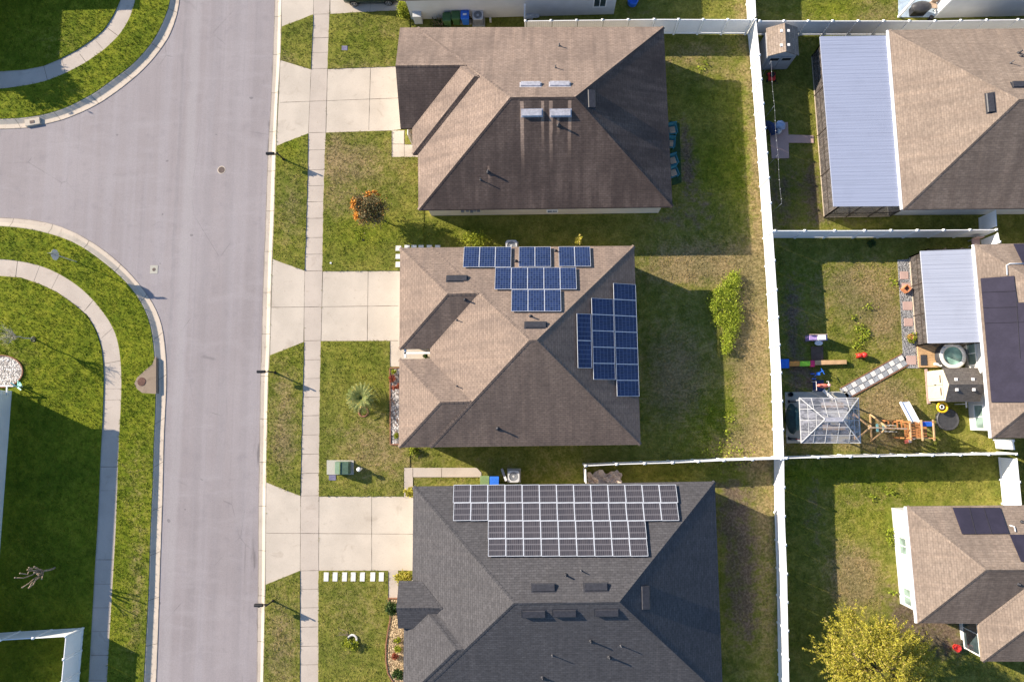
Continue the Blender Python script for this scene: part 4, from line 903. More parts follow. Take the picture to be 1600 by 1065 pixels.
# stop sign seen from behind
x, y = P(120, 409); o = thing('stop_sign', 'stop sign on grey post seen from behind by the lower left corner kerb', 'road sign', (x, y, .02))
mb = MB(); mb.tube([(x, y, 0), (x, y, 2.8)], .035, 8); mb.build('post', M['galv'], o)
def octo(mb, xx, r, th):
    vs = [(xx+d, y+r*math.cos(R(22.5+45*k)), 2.25+r*math.sin(R(22.5+45*k))) for d in (-th, th) for k in range(8)]
    mb.add(vs, [tuple(range(7, -1, -1)), tuple(range(8, 16))]+[(k, (k+1) % 8, 8+(k+1) % 8, 8+k) for k in range(8)])
mb = MB(); octo(mb, x-.045, .40, .006); sg = mb.build('sign_plate', M['lgrey'], o); mb = MB(); octo(mb, x-.056, .385, .003); mb.build('red_face', M['red'], sg)
MB().box((x+.2, y, 2.72), (.85, .02, .16)).build('street_name_blade', M['utility'], o)

def leaves(name, pts, size, mats, parent=None, flat=.5, kind=None, seed=0, aspect=1.6, fmat=None):
    'leaf faces at the given points; one mesh with a random tint per leaf'
    r = np.random.default_rng(seed+11); pts = np.asarray(pts, float); n = len(pts)
    nz = r.normal(size=(n, 3)); nz[:, 2] = np.abs(nz[:, 2])+flat; nz /= np.linalg.norm(nz, axis=1)[:, None]
    a = np.cross(nz, r.normal(size=(n, 3))); a /= np.linalg.norm(a, axis=1)[:, None]; b = np.cross(nz, a)
    s = size*r.uniform(.6, 1.4, n)[:, None]
    P0 = pts-a*s*aspect; P1 = pts+b*s*.7+nz*s*.15; P2 = pts+a*s*aspect; P3_ = pts-b*s*.7+nz*s*.15
    co = np.stack([P0, P1, P2, P3_], 1).reshape(-1, 3)
    o0 = np.array(wloc(parent)) if parent is not None else pts.mean(0)*np.array([1, 1, 0])
    me = bpy.data.meshes.new(name); me.vertices.add(4*n); me.loops.add(4*n); me.polygons.add(n)
    me.vertices.foreach_set('co', (co-o0).ravel()); me.loops.foreach_set('vertex_index', np.arange(4*n)); me.polygons.foreach_set('loop_start', np.arange(0, 4*n, 4)); me.polygons.foreach_set('loop_total', np.full(n, 4))
    at = me.attributes.new('rnd', 'FLOAT', 'POINT'); at.data.foreach_set('value', np.repeat(r.uniform(0, 1, n), 4))
    mats = mats if isinstance(mats, (list, tuple)) else [mats]
    for m in mats: me.materials.append(m)
    if fmat is not None: me.polygons.foreach_set('material_index', np.asarray(fmat, dtype=np.int32))
    me.update(); me.validate()
    o = bpy.data.objects.new(name, me); COL.objects.link(o)
    if parent is not None: o.parent = parent
    else: o.location = o0
    return o
def cloud(c, r, n, clumps=14, cr=.35, seed=0, shell=.6):
    'points gathered in clumps through an ellipsoid'
    g = np.random.default_rng(seed); cc = g.normal(size=(clumps, 3)); cc /= np.linalg.norm(cc, axis=1)[:, None]; cc *= (shell+(1-shell)*g.uniform(0, 1, clumps)[:, None])
    k = g.integers(0, clumps, n); p = cc[k]+g.normal(size=(n, 3))*cr*g.uniform(.4, 1, n)[:, None]
    return p*np.array(r)+np.array(c)
def limb(mb, a, b, r0, r1, bend=.1, n=4):
    a, b = Vector(a), Vector(b); pts = []; L = (b-a).length
    for i in range(n+1):
        t = i/n; j = Vector((random.uniform(-1, 1), random.uniform(-1, 1), random.uniform(-.5, .5)))*L*bend*(math.sin(math.pi*t)); pts.append(a+(b-a)*t+j)
    mb.tube(pts, [r0+(r1-r0)*i/n for i in range(n+1)], 7); return pts[-1]
# tree with orange blossom on the upper front lawn
x, y = P(587, 338); o = thing('blossom_tree', 'small tree with orange blossom on the front lawn of the upper house', 'tree', (x, y, 0))
mb = MB(); limb(mb, (x, y, -.1), (x+.05, y, 1.3), .06, .05)
for k in range(9):
    t = k*2.4; limb(mb, (x+.05, y, 1.1+.03*k), (x+math.cos(t)*.75, y+math.sin(t)*.75, 1.7+random.uniform(0, .6)), .035, .012)
mb.build('trunk', M['bark'], o)
c = (x+.05, y, 1.95); p = cloud(c, (1.0, 1.0, .85), 4600, 30, .3, 3); p2 = cloud((x-.9, y+.1, 2.3), (.28, .85, .4), 420, 9, .25, 4, .8); p3 = cloud((x+.25, y+.9, 2.3), (.55, .2, .3), 190, 5, .25, 5, .8)
leaves('crown', p, .05, M['leafs'], o, seed=1, flat=.2); leaves('blossom', np.vstack([p2, p3]), .055, M['flower'], o, seed=2)
# palm on the middle front lawn
x, y = P(568, 622); o = thing('palm', 'small sago palm with stiff grey-green fronds on the middle front lawn', 'palm', (x, y, 0))
MB().lathe((x, y, -.05), [(.2, 0), (.22, .3), (.17, .6), (.1, .7)], 12).build('trunk', M['bark'], o, smooth=True)
mb = MB()
for k in range(46):
    t = k*2.39996; el = 1.05-1.05*(k/46)**.8; L = .95+.35*(k/46); pts = []; q = Vector((x, y, .62)); d = Vector((math.cos(t)*math.cos(el), math.sin(t)*math.cos(el), math.sin(el)))
    side = Vector((-math.sin(t), math.cos(t), 0))
    for i in range(8):
        pts.append(q.copy()); q = q+d*L/7; d = (d+Vector((0, 0, -.13))).normalized()
    mb.tube(pts, [.012]*8, 4)
    for i in range(1, 8):
        for u in (0, .5):
            c = pts[i-1].lerp(pts[i], u+.3); l = .20*math.sin(math.pi*min(1, (i+u)/8.2)**.6)+.05
            for sg_ in (-1, 1):
                e = c+side*sg_*l+(pts[i]-pts[i-1]).normalized()*l*.55+Vector((0, 0, .05)); w_ = (pts[i]-pts[i-1]).normalized()*.026
                mb.add([c-w_, c+w_, e], [(0, 1, 2)])
fr = mb.build('fronds', M['palm'], o); me = fr.data; at = me.attributes.new('rnd', 'FLOAT', 'POINT'); at.data.foreach_set('value', np.repeat(rng.uniform(0, 1, len(me.vertices)//3+1), 3)[:len(me.vertices)])
x2, y2 = P(568, 643); tag(MB().torus((x2, y2, .03), .33, .07, 24, 8, 0, .8).build('tree_ring', M['brick'], None, loc=(x2, y2, 0)), 'brown edging ring beside the sago palm', 'edging ring')
# bare trees
def bare(px, py, h, label, mat, seed, lean=(0, 0), n=16, sp=.9, stub=False, tr=.07, z1=.55):
    random.seed(seed); x, y = P(px, py); o = thing('bare_tree', label, 'tree', (x, y, 0)); mb = MB()
    top = Vector((x+lean[0], y+lean[1], h*z1)); limb(mb, (x, y, -.1), top, tr, tr*.75, .04); mb.build('trunk', mat, o); mb = MB()
    for k in range(n):
        t = k*2.4; e = top+Vector((math.cos(t)*sp*random.uniform(.5, 1), math.sin(t)*sp*random.uniform(.5, 1), h*(1-z1)*random.uniform(.5, 1)))
        e = limb(mb, top-Vector((0, 0, random.uniform(0, .3))), e, tr*.6, tr*(.4 if stub else .12), .12)
        if stub: mb.blob(e, (tr*.75,)*3, 8)
        else:
            for _ in range(5):
                s_ = top.lerp(e, random.uniform(.4, .95)); q = limb(mb, s_, s_+Vector((random.uniform(-.4, .4), random.uniform(-.4, .4), random.uniform(.0, .45))), tr*.15, .003, .1, 3)
    mb.build('branches', mat, o, smooth=True); random.seed(9); return o
bt = bare(53, 530, 3.1, 'young leafless tree with a dark base ring on the left lawn', plain('grey_bark', (.42, .38, .30), .9, .2, 6), 5, n=18, sp=.75, tr=.05, z1=.6)
x, y = P(53, 530); MB().torus((x, y, .06), .16, .05).build('trunk_guard', M['black'], bt)
bare(86, 886, 2.9, 'pruned pale stubby tree standing in the shade of the lower left lawn', M['barkl'], 8, n=11, sp=.85, stub=True, tr=.075, z1=.45)
x, y = P(-62, 70); o = thing('shade_tree', 'leafy tree just beyond the left edge dappling the upper left pavement', 'tree', (x, y, 0)); mb = MB(); limb(mb, (x, y, -.1), (x, y, 2.2), .14, .1)
for k in range(7): limb(mb, (x, y, 2), (x+math.cos(k)*1.2, y+math.sin(k)*1.2, 3.2), .06, .02)
mb.build('trunk', M['bark'], o); leaves('crown', cloud((x, y, 3.2), (1.7, 1.7, 1.1), 2200, 26, .22, 8), .09, M['leafd'], o, seed=8)
# big yellow-green tree at the lower right
x, y = P(1336, 1022); o = thing('spreading_tree', 'large olive-gold feathery tree beside the lower right house', 'tree', (x, y, 0)); mb = MB(); limb(mb, (x, y, -.1), (x, y, 1.6), .2, .16)
tips = []
for k in range(26):
    t = k*2.4; rr = random.uniform(.9, 2.4); e = limb(mb, (x, y, 1.2+random.uniform(0, .5)), (x+math.cos(t)*rr, y+math.sin(t)*rr, 2.3+random.uniform(0, 1.9)*(1-.25*rr/2.4)), .09, .03, .12, 5); tips.append(e)
mb.build('trunk', M['bark'], o)
g = np.random.default_rng(21); pts = []
for k in range(1150):                      # arching sprays, bunched on the limbs and drooping outwards
    t = g.uniform(0, 2*math.pi); rr = 2.85*math.sqrt(g.uniform(0, 1)); wobr = 1+.16*math.sin(3*t+1)+.10*math.sin(7*t)+.07*math.sin(13*t+2); rr *= wobr
    lump = .8*math.sin(t*4+rr*1.6)*math.cos(rr*2.2+t*2)
    z = 4.55-.17*rr*rr+.55*lump-g.uniform(0, 1)**2*1.6; L = g.uniform(.5, 1.15)
    if lump < -.5 and g.uniform() < .3: continue
    ta = t+g.normal()*.5; n_ = int(L*44); q = np.array([x+math.cos(t)*rr, y+math.sin(t)*rr, max(.5, z)])
    d = np.array([math.cos(ta), math.sin(ta), .45]); 
    for i in range(n_):
        q = q+d*L/n_; d[2] -= 1.1/n_; pts.append(q+g.normal(size=3)*.045)
leaves('crown', np.array(pts), .031, M['leafo'], o, seed=5, flat=.3, aspect=2.6)
# shrubs
def shrub(px, py, r, h, label, mat, name='shrub', n=900, size=.045, group=None, ry=None, cl=14, seed=None):
    x, y = P(px, py, h*.5); o = thing(name, label, 'shrub', (x, y, 0), group); s = seed if seed is not None else int(px+py)
    mb = MB()
    for k in range(6): t = k*1.05; limb(mb, (x, y, -.05), (x+math.cos(t)*r*.6, y+math.sin(t)*r*.6, h*.75), .02, .006)
    mb.build('stems', M['bark'], o); leaves('foliage', cloud((x, y, h*.52), (r*.8, (ry or r)*.8, h*.42), n, cl, .3, s), size, mat, o, seed=s); return o
shrub(632, 15, .62, 1.3, 'rounded yellow-green shrub at the corner of the lavender-walled house', M['leafy'], n=2200, cl=30)
shrub(742, 373, 1.05, 1.5, 'loose yellow-green shrub between the upper and middle houses', M['leafy'], n=1500, ry=.7, cl=22, seed=4)
shrub(905, 376, .35, 1.6, 'small spiky yellow shrub behind the solar panels of the middle house', M['leafo'], n=260, seed=6)
shrub(640, 768, .36, .9, 'clipped olive shrub at the corner of the charcoal roofed house', M['leafo'], n=1300, cl=24)
shrub(629, 902, .55, .8, 'low yellowish shrub beside the lowest driveway', M['leafo'], n=1500, cl=24)
shrub(613, 949, .5, 1.0, 'dark green rounded shrub at the top of the tan stone bed', M['leafd'], n=1800, cl=26)
shrub(622, 1052, .42, .6, 'dark green shrub at the bottom of the tan stone bed', M['leafd'], n=900, cl=16)
for k, (a, b, m, lb) in enumerate(((621,999,'leafy','grassy yellow tuft in the tan stone bed, upper one'),(622,1013,'leafy','grassy yellow tuft in the tan stone bed, lower one'),(617,1025,'leafr','brownish red low plant in the tan stone bed'))): shrub(a, b, .26, .35, lb, M[m], 'bedding_plant', 260, .035, 'low plants in the tan stone bed', seed=k)
for k, (a, b, m, r_, lb) in enumerate(((615,580,'leafy',.2,'pale plant at the top end of the grey rock bed'),(614,592,'leafr',.32,'red-leaved plant at the upper end of the grey rock bed'),(618,604,'leafr',.3,'red-leaved plant in the grey rock bed below its twin'),(618,680,'leafy',.22,'pale green strappy plant at the bottom of the grey rock bed'),(665,556,'leafd',.2,'dark green potted plant inside the middle house porch'))): shrub(a, b, r_, .4, lb, M[m], 'bedding_plant', 300, .035, 'low plants in the grey rock bed', seed=30+k)
for k, (a, b, m, r_, lb) in enumerate(((1425,528,'leafy',.4,'weedy plant beside the hot tub deck and patio screen'),(646,703,'leafy',.35,'leafy weed at the lower corner of the middle house'),(1362,380,'leafd',.3,'small dark shrub in the fence shade above the play yard'),(572,978,'leafy',.01,''))):
    if lb: shrub(a, b, r_, .45, lb, M[m], 'bedding_plant', 420, .04, seed=50+k)
# weed thicket behind the middle house
g = np.random.default_rng(4); o = thing('weed_thicket', 'bright yellow-green weedy bush on the back lawn of the middle house', 'bush', (*P(1138, 490), 0)); pts = []
cen = [(1148,432,10,9),(1143,445,14,10),(1135,460,18,10),(1128,472,17,9),(1140,480,18,10),(1146,495,14,11),(1132,497,15,10),(1143,512,12,12),(1139,530,9,12),(1118,480,8,8),(1136,545,8,7),(1125,455,9,7)]
mb = MB()
for cx_, cy_, rx, ry in cen:
    n_ = int(rx*ry*11); X, Y = P(cx_, cy_, .4); a = g.normal(size=(n_, 3)); h_ = .5
    p = np.c_[X+a[:, 0]*rx*.02, Y+a[:, 1]*ry*.022, np.clip(.25+a[:, 2]*.16, .03, .65)]; pts.append(p)
    for k in range(5): limb(mb, (X+g.normal()*.2, Y+g.normal()*.2, -.05), (X+g.normal()*.4, Y+g.normal()*.4, .6), .012, .004)
mb.build('stems', M['bark'], o); leaves('foliage', np.vstack(pts), .036, M['leafg'], o, seed=12)
# rock and gravel beds
def bed(name, label, poly, mat, edge=None, z=.05):
    q = PL(poly); EXC.append(q); c = (sum(p[0] for p in q)/len(q), sum(p[1] for p in q)/len(q), 0)
    if edge is None: return tag(MB().prism(q, -.1, z).build(name, mat, None, loc=c), label, 'garden bed')
    o = thing(name, label, 'garden bed', c); MB().prism(q, -.1, z).build('stones', mat, o); mb = MB()
    for a, b in zip(q, q[1:]+q[:1]): mb.bar((*a, z), (*b, z), .07, .12)
    mb.build('edging', edge, o); return o
bed('rock_bed', 'grey and white rock bed with brown edging before the middle house', [(609.5,575),(630,574),(630,694),(610,694)], M['rock'], M['brick'])
bed('rock_bed', 'curved tan stone bed before the charcoal roofed house', [(607,934),(640,934),(640,1075),(614,1064),(606,1050),(603,1030),(603,1008),(606,985),(610,965)], M['mulch'], M['brick'])
cp = [(34*math.cos(t)*1.0+3, 580+25*math.sin(t)) for t in np.linspace(0, 2*math.pi, 26)[:-1]]
bed('rock_bed', 'round white pebble bed cut off by the left edge', cp, M['gravel'], M['brick'], .09)
o = thing('agave', 'teal strappy plant beside the white pebble bed', 'plant', (*P(29,606), 0)); mb = MB(); x, y = P(29, 605)
for t in (.55, .35, .8, -.4, 2.4, 1.2): d = Vector((math.cos(t), math.sin(t), 0)); q = Vector((x, y, .1)); mb.bar(q, q+d*.5+Vector((0, 0, .25)), .09, .02)
mb.build('leaves', M['aqua'], o)
mb = MB(); a = P3(-20, 602, .9); b = P3(21, 603, .9); mb.bar(a, b, .09, .09); mb.bar(P3(10.5,603,.9), P3(10.5,617,.9), .1, .06); q = P(21,603,.9); mb.bar((*q, -.03), (*q, .9), .08, .08); q = P(-20,602,.9); mb.bar((*q, -.03), (*q, .9), .08, .08); tag(mb.build('railing', M['frame'], None, loc=P3(10,603,0)), 'pale metal rail at the wall corner by the white pebbles', 'railing')
# utility boxes
x, y = P(529, 731); o = thing('transformer', 'green utility transformer box on the middle front lawn', 'transformer', (x, y, 0))
def pbox(mb, pts_px, h, z0, z1): q = [P(a, b, h) for a, b in pts_px]; mb.prism(q, z0, z1)
mb = MB(); pbox(mb, [(511,718.5),(553,718.5),(553,741),(511,741)], 0, -.08, .08); mb.build('pad', M['padc'], o)
mb = MB(); q = PL([(524,721),(546,721),(546,740),(524,740)], .4); xs = [p[0] for p in q]; ys = [p[1] for p in q]; xa, xb, ya, yb = min(xs), max(xs), min(ys), max(ys)
prof = [(xa, .08), (xa, .52), (xa+.38, .78), (xa+.46, .80), (xb, .74), (xb, .08)]; n = len(prof)
mb.add([(a, ya, b) for a, b in prof]+[(a, yb, b) for a, b in prof], [tuple(range(n)), tuple(range(2*n-1, n-1, -1))]+[(i, (i+1) % n, n+(i+1) % n, n+i) for i in range(n)])
mb.build('cabinet', M['utility'], o, bevel=.02); MB().box((xa+.44, (ya+yb)/2, .83), (.05, yb-ya+.02, .03)).build('lid_seam', M['green_pale'], o)
x, y = P(560.5, 733, .7); tag(MB().lathe((x, y, -.02), [(.08, 0), (.08, .6), (.14, .62), (.15, .75), (.08, .82), (.001, .83)], 16).build('pedestal', M['trim'], None, smooth=False, loc=(x, y, 0)), 'white domed cable pedestal beside the green transformer', 'cable pedestal')
flat_thing('valve_box', 'small purple-grey valve box lid just below the green transformer', 'valve box', [(514,741.5),(525,741.5),(525,750),(514,750)], M['valve'], .05)
flat_thing('valve_box', 'dark meter box lid set in the top front lawn', 'valve box', [(534,72),(543,72),(543,79),(534,79)], M['valve'], .045)
for a, b, c_, lb in ((567.5,375,'black','small black sprinkler cap on the upper front lawn'),(517,411,'white','small white cap near the middle driveway corner'),(432,238,'white','')):
    if lb: x, y = P(a, b); tag(MB().lathe((x, y, 0), [(.07, 0), (.07, .06), (.001, .07)], 12).build('sprinkler', M[c_], None, loc=(x, y, 0)), lb, 'sprinkler')
x, y = P(551, 998); o = thing('planter', 'round white planter ring with leafy plant on the lowest front lawn', 'planter', (x, y, 0)); MB().torus((x, y, .08), .3, .07).build('ring', M['tilew'], o)
leaves('plant', cloud((x-.1, y-.25, .22), (.4, .35, .2), 500, 9, .4, 3), .045, M['leafy'], o, seed=31)
mb = MB()
for k in range(7): a = Vector((x-.25, y+.25, .05)); limb(mb, a, a+Vector((random.uniform(-.9, -.2), random.uniform(.1, .6), random.uniform(.1, .5))), .02, .008)
mb.build('dry_stems', M['barkl'], o)
# the bare brown shrub and wall things along the lavender wall
random.seed(3); x, y = P(688, 40); o = thing('dead_shrub', 'bare spiky shrub in the shade under the lavender-grey wall', 'shrub', (x, y, 0)); mb = MB()
for k in range(34): a = Vector((x, y, 0)); t = random.uniform(0, 6.3); rr = random.uniform(.2, .75); limb(mb, a, a+Vector((math.cos(t)*rr, math.sin(t)*rr*.6, random.uniform(.3, .9))), .016, .006)
mb.build('branches', M['barkl'], o); leaves('leaves', cloud((x, y, .3), (.75, .4, .25), 350, 10, .4, 3), .05, M['leafd'], o, seed=32)
def wheelie(px, py, label, mat, face=-1, group=None, tag_on=False):
    x, y = P(px, py, .9); o = thing('wheelie_bin', label, 'wheelie bin', (x, y, 0), group)
    MB().box((x, y, .5), (.58, .62, .94), 0, 0, .78).build('body', mat, o, bevel=.03)
    mb = MB(); nn = 7; vs = []
    for i in range(nn):
        t = math.pi*i/(nn-1); vs += [(x-.31, y-.35*math.cos(t), .97+.09*math.sin(t)), (x+.31, y-.35*math.cos(t), .97+.09*math.sin(t))]
    vs += [(x-.31, y-.35, .93), (x+.31, y-.35, .93), (x-.31, y+.35, .93), (x+.31, y+.35, .93)]
    fs = [(2*i, 2*i+1, 2*i+3, 2*i+2) for i in range(nn-1)]+[(14, 15, 1, 0), (12, 13, 17, 16), tuple([14]+list(range(0, 14, 2))+[16]), tuple([17]+list(range(13, 0, -2))+[15])]
    mb.add(vs, fs); lid = mb.build('lid', mat, o, bevel=.01)
    if tag_on: MB().box((x, y-.02, 1.066), (.26, .14, .006)).build('label_plate', M['white'], lid)
    MB().tube([(x-.24, y-face*.39, .92), (x+.24, y-face*.39, .92)], .02, 8).build('handle', mat, o)
    for s_ in (-1, 1): MB().tube([(x+s_*.27, y-face*.27, .12), (x+s_*.33, y-face*.27, .12)], .12, 14).build('wheel', M['rubber'], o)
gp = 'bins under the lavender wall'; wheelie(698, 27.5, 'dark green wheelie bin under the lavender wall, nearer the street', M['green_bin'], -1, gp); wheelie(712, 24.5, 'dark green wheelie bin next to the blue bin under the lavender wall', M['green_bin'], -1, gp); wheelie(726.5, 24, 'blue wheelie bin with white label under the lavender-grey wall', M['blue'], -1, gp, True)
flat_thing('bin_pad', 'small concrete pad under the bins by the lavender wall', 'slab', [(708,38),(737,38),(737,30),(708,30)], M['padc'], .03)
gp = 'bins beside the charcoal roof'; wheelie(757.5, 751, 'faded green wheelie bin beside the charcoal roof', M['green_pale'], 1, gp); wheelie(772.5, 752, 'bright blue wheelie bin beside the charcoal roof', M['blue'], 1, gp)
def aircon(px, py, label):
    x, y = P(px, py, .85); o = thing('air_conditioner', label, 'air conditioner', (x, y, 0)); MB().box((x, y, .03), (.95, .95, .1)).build('pad', M['padc'], o)
    mb = MB(); mb.box((x, y, .44), (.72, .72, .74))
    for k in range(9): mb.box((x, y, .14+k*.075), (.75, .75, .02))
    mb.build('coil_case', M['grey'], o); mb = MB(); n = 28; ro, ri = [], []
    for k in range(n):
        t = 2*math.pi*k/n; c_, s_ = math.cos(t), math.sin(t); q = .40/max(abs(c_)**6+abs(s_)**6, 1e-9)**(1/6); ro.append((x+c_*q, y+s_*q)); ri.append((x+c_*.31, y+s_*.31))
    for a, z in ((ro, .80), (ro, .86), (ri, .86), (ri, .76)): mb.v += [(*p, z) for p in a]
    for L in range(3):
        for k in range(n): mb.f.append((L*n+k, L*n+(k+1) % n, (L+1)*n+(k+1) % n, (L+1)*n+k)); mb.m.append(0)
    mb.build('top_cover', M['lgrey'], o); mb = MB(); mb.lathe((x, y, .72), [(.32, 0), (.001, .001)], 24); mb.build('fan_well', M['black'], o)
    mb = MB(); mb.lathe((x, y, .80), [(.09, -.06), (.09, .03), (.001, .05)], 14)
    for k in range(3): t = k*2.09; mb.bar((x, y, .77), (x+math.cos(t)*.29, y+math.sin(t)*.29, .77), .14, .012)
    mb.build('fan', M['lgrey'], o); mb = MB()
    for r_ in (.13, .18, .23, .28): mb.torus((x, y, .865), r_, .005, 28, 4)
    mb.build('grille', M['grey'], o)
aircon(746.5, 23, 'grey air conditioner unit beside the blue bin under the lavender wall'); aircon(802.5, 744, 'pale grey air conditioner unit beside the charcoal roof'); aircon(799, 383.5, 'air conditioner unit peeping out above the middle house panels')
x, y = P(788, 742, .5); tag(MB().bar((x-.2, y+.4, .05), (x+.15, y-.35, .95), .16, .05).build('post', M['galv'], None, loc=(x, y, 0)), 'short grey board leaning between the blue bin and air conditioner', 'board')
x, y = P(651.5, 20, .9); tag(MB().box((x, y, .5), (.62, .75, .95)).build('utility_cabinet', M['lgrey'], None, loc=(x, y, 0), bevel=.02), 'pale grey utility cabinet beside the rounded shrub', 'utility cabinet')
x, y = P(766, 29, .4); tag(MB().box((x, y, .2), (.14, .14, .5)).build('post', M['lgrey'], None, loc=(x, y, 0)), 'small pale post beside the air conditioner under the lavender wall', 'post')
x, y = P(827, 24, .2); tag(MB().blob((x, y, .16), (.45, .3, .2), 12, 0, .25).blob((x+.5, y, .12), (.25, .2, .15), 10, 0, .2).build('bag', M['lgrey'], None, loc=(x, y, 0)), 'crumpled pale bag by the lavender wall corner fence', 'bag')
x, y = P(989, 1, .3); tag(MB().lathe((x, y, 0), [(.35, 0), (.4, .45), (.36, .5), (.3, .3), (.001, .3)], 20).build('tub', M['blue'], None, loc=(x, y, 0)), 'dark blue tub on the lawn at the top edge', 'tub')
# crumpled tarp between the houses
g = np.random.default_rng(2); mb = MB(); o0 = P3(945, 747, 0); nx_, ny_ = 16, 8; vs = []
for j in range(ny_):
    for i in range(nx_): vs.append((o0[0]+(i/(nx_-1)-.5)*2.3+g.normal()*.05, o0[1]+(j/(ny_-1)-.5)*(.9-.25*math.sin(i*.9))+g.normal()*.05, .22+.16*math.sin(i*1.3+j)+g.normal()*.06))
mb.add(vs, [(j*nx_+i, j*nx_+i+1, (j+1)*nx_+i+1, (j+1)*nx_+i) for j in range(ny_-1) for i in range(nx_-1)]); tag(mb.build('tarp', plain('beige_tarp', (.62, .52, .46), .7, .1, 3), None, loc=o0), 'crumpled beige tarp on the ground beside the black solar panels', 'tarp')
# teal patio chairs tucked under the eave behind the upper house
for k, (a, b, rz, lb) in enumerate(((1050,203,.15,'teal patio chair behind the upper house, topmost of four'),(1047,224,-.1,'teal patio chair behind the upper house, second from the top'),(1051,251,.3,'teal patio chair behind the upper house, third from the top'),(1052,270,.35,'teal patio chair behind the upper house, lowest of four'))):
    x, y = P(a, b, .4); o = thing('patio_chair', lb, 'chair', (x, y, 0), 'teal patio chairs behind the upper house', rz)
    mb = MB(); mb.box((x, y, .36), (.6, .62, .06)); mb.build('seat', M['teal'], o); MB().box((x, y, .43), (.42, .46, .09)).build('cushion', M['tan'], o, bevel=.03)
    MB().box((x, y+.34, .66), (.62, .06, .6)).build('backrest', M['teal'], o)
    for s_ in (-1, 1):
        MB().box((x+s_*.32, y, .58), (.07, .66, .05)).build('armrest', M['teal'], o)
        for u in (-1, 1): MB().box((x+s_*.3, y+u*.28, .17), (.05, .05, .4)).build('leg', M['teal'], o)
flat_thing('outdoor_mat', 'dark green mat on the grass beside the teal patio chairs', 'mat', [(1046,188),(1062,192),(1065,285),(1050,290)], plain('dark_green_mat', (.02, .055, .02), .9, .3, 3), -.005)
# green car on the top driveway
def car():
    xf, y_ = P(536, 3, .4); x1_, _ = P(624, 3, .5); L = x1_-xf; yc = P(575, 5.5, .33)[1]+.92; W_ = .92; o = thing('parked_car', 'dark green car parked on the top driveway beside the lavender-walled house', 'car', (xf+L/2, yc, -.02))
    st = [(0, .30, .55, .62), (.02, .22, .72, .80), (.10, .18, .80, .90), (.26, .17, .88, .92), (.30, .17, .93, .92), (.42, .17, 1.38, .92), (.52, .17, 1.52, .92), (.70, .17, 1.54, .92), (.84, .17, 1.46, .92), (.95, .20, 1.02, .88), (.985, .26, .90, .82), (1, .32, .8, .72)]
    mb = MB(); n = 12
    for t, zb, zt, hw in st:
        belt = min(zt, .92); x_ = xf+t*L; roof = zt > 1.0; tw = hw*(.74 if roof else .86)
        ring = [(-hw*.92, zb), (-hw, (zb+belt)/2), (-hw*.98, belt-.02), (-(hw*.86 if roof else tw), belt+(.25*(zt-belt) if roof else 0)), (-tw, zt-.04 if roof else zt-.01), (-tw*.6, zt), (tw*.6, zt), (tw, zt-.04 if roof else zt-.01), ((hw*.86 if roof else tw), belt+(.25*(zt-belt) if roof else 0)), (hw*.98, belt-.02), (hw, (zb+belt)/2), (hw*.92, zb)]
        mb.v += [(x_, yc+a, b) for a, b in ring]
    for i in range(len(st)-1):
        for k in range(n): mb.f.append((i*n+k, i*n+(k+1) % n, (i+1)*n+(k+1) % n, (i+1)*n+k)); mb.m.append(0)
    mb.f += [tuple(range(n)), tuple(range(len(st)*n-1, (len(st)-1)*n-1, -1))]; mb.m += [0, 0]
    mb.build('body', M['paint_car'], o, smooth=True)
    for s_ in (-1, 1):
        for t in (.19, .80):
            wx = xf+t*L; q = MB().tube([(wx, yc+s_*(W_-.2), .33), (wx, yc+s_*(W_+.015), .33)], .335, 24).build('wheel', M['rubber'], o)
            mb = MB(); mb.torus((wx, yc, 0), .01, .01, 3, 3)
            mb = MB(); mb.tube([(wx, yc+s_*(W_+.01), .33), (wx, yc+s_*(W_+.03), .33)], .08, 12)
            for k in range(5): a = k*1.2566; mb.bar((wx, yc+s_*(W_+.022), .33), (wx+math.cos(a)*.22, yc+s_*(W_+.022), .33+math.sin(a)*.22), .07, .02)
            n2 = 24; b0 = len(mb.v)
            for r_ in (.2, .24):
                for k in range(n2): a = 2*math.pi*k/n2; mb.v.append((wx+r_*math.cos(a), yc+s_*(W_+.026), .33+r_*math.sin(a)))
            for k in range(n2): mb.f.append((b0+k, b0+(k+1) % n2, b0+n2+(k+1) % n2, b0+n2+k)); mb.m.append(0)
            mb.build('rim', M['rim'], q)
        mb = MB(); q = [(.33, .96), (.43, 1.3), (.52, 1.42), (.70, 1.44), (.83, 1.36), (.90, 1.0)]
        mb.add([(xf+t*L, yc+s_*(.92*.80 if z > 1.2 else .92*.885)+s_*.03, z) for t, z in q], [tuple(range(6))]); mb.build('side_window', M['glass'], o)
    MB().box((xf+.05, yc, .62), (.12, 1.3, .12)).build('headlight', M['trim'], o)
car()
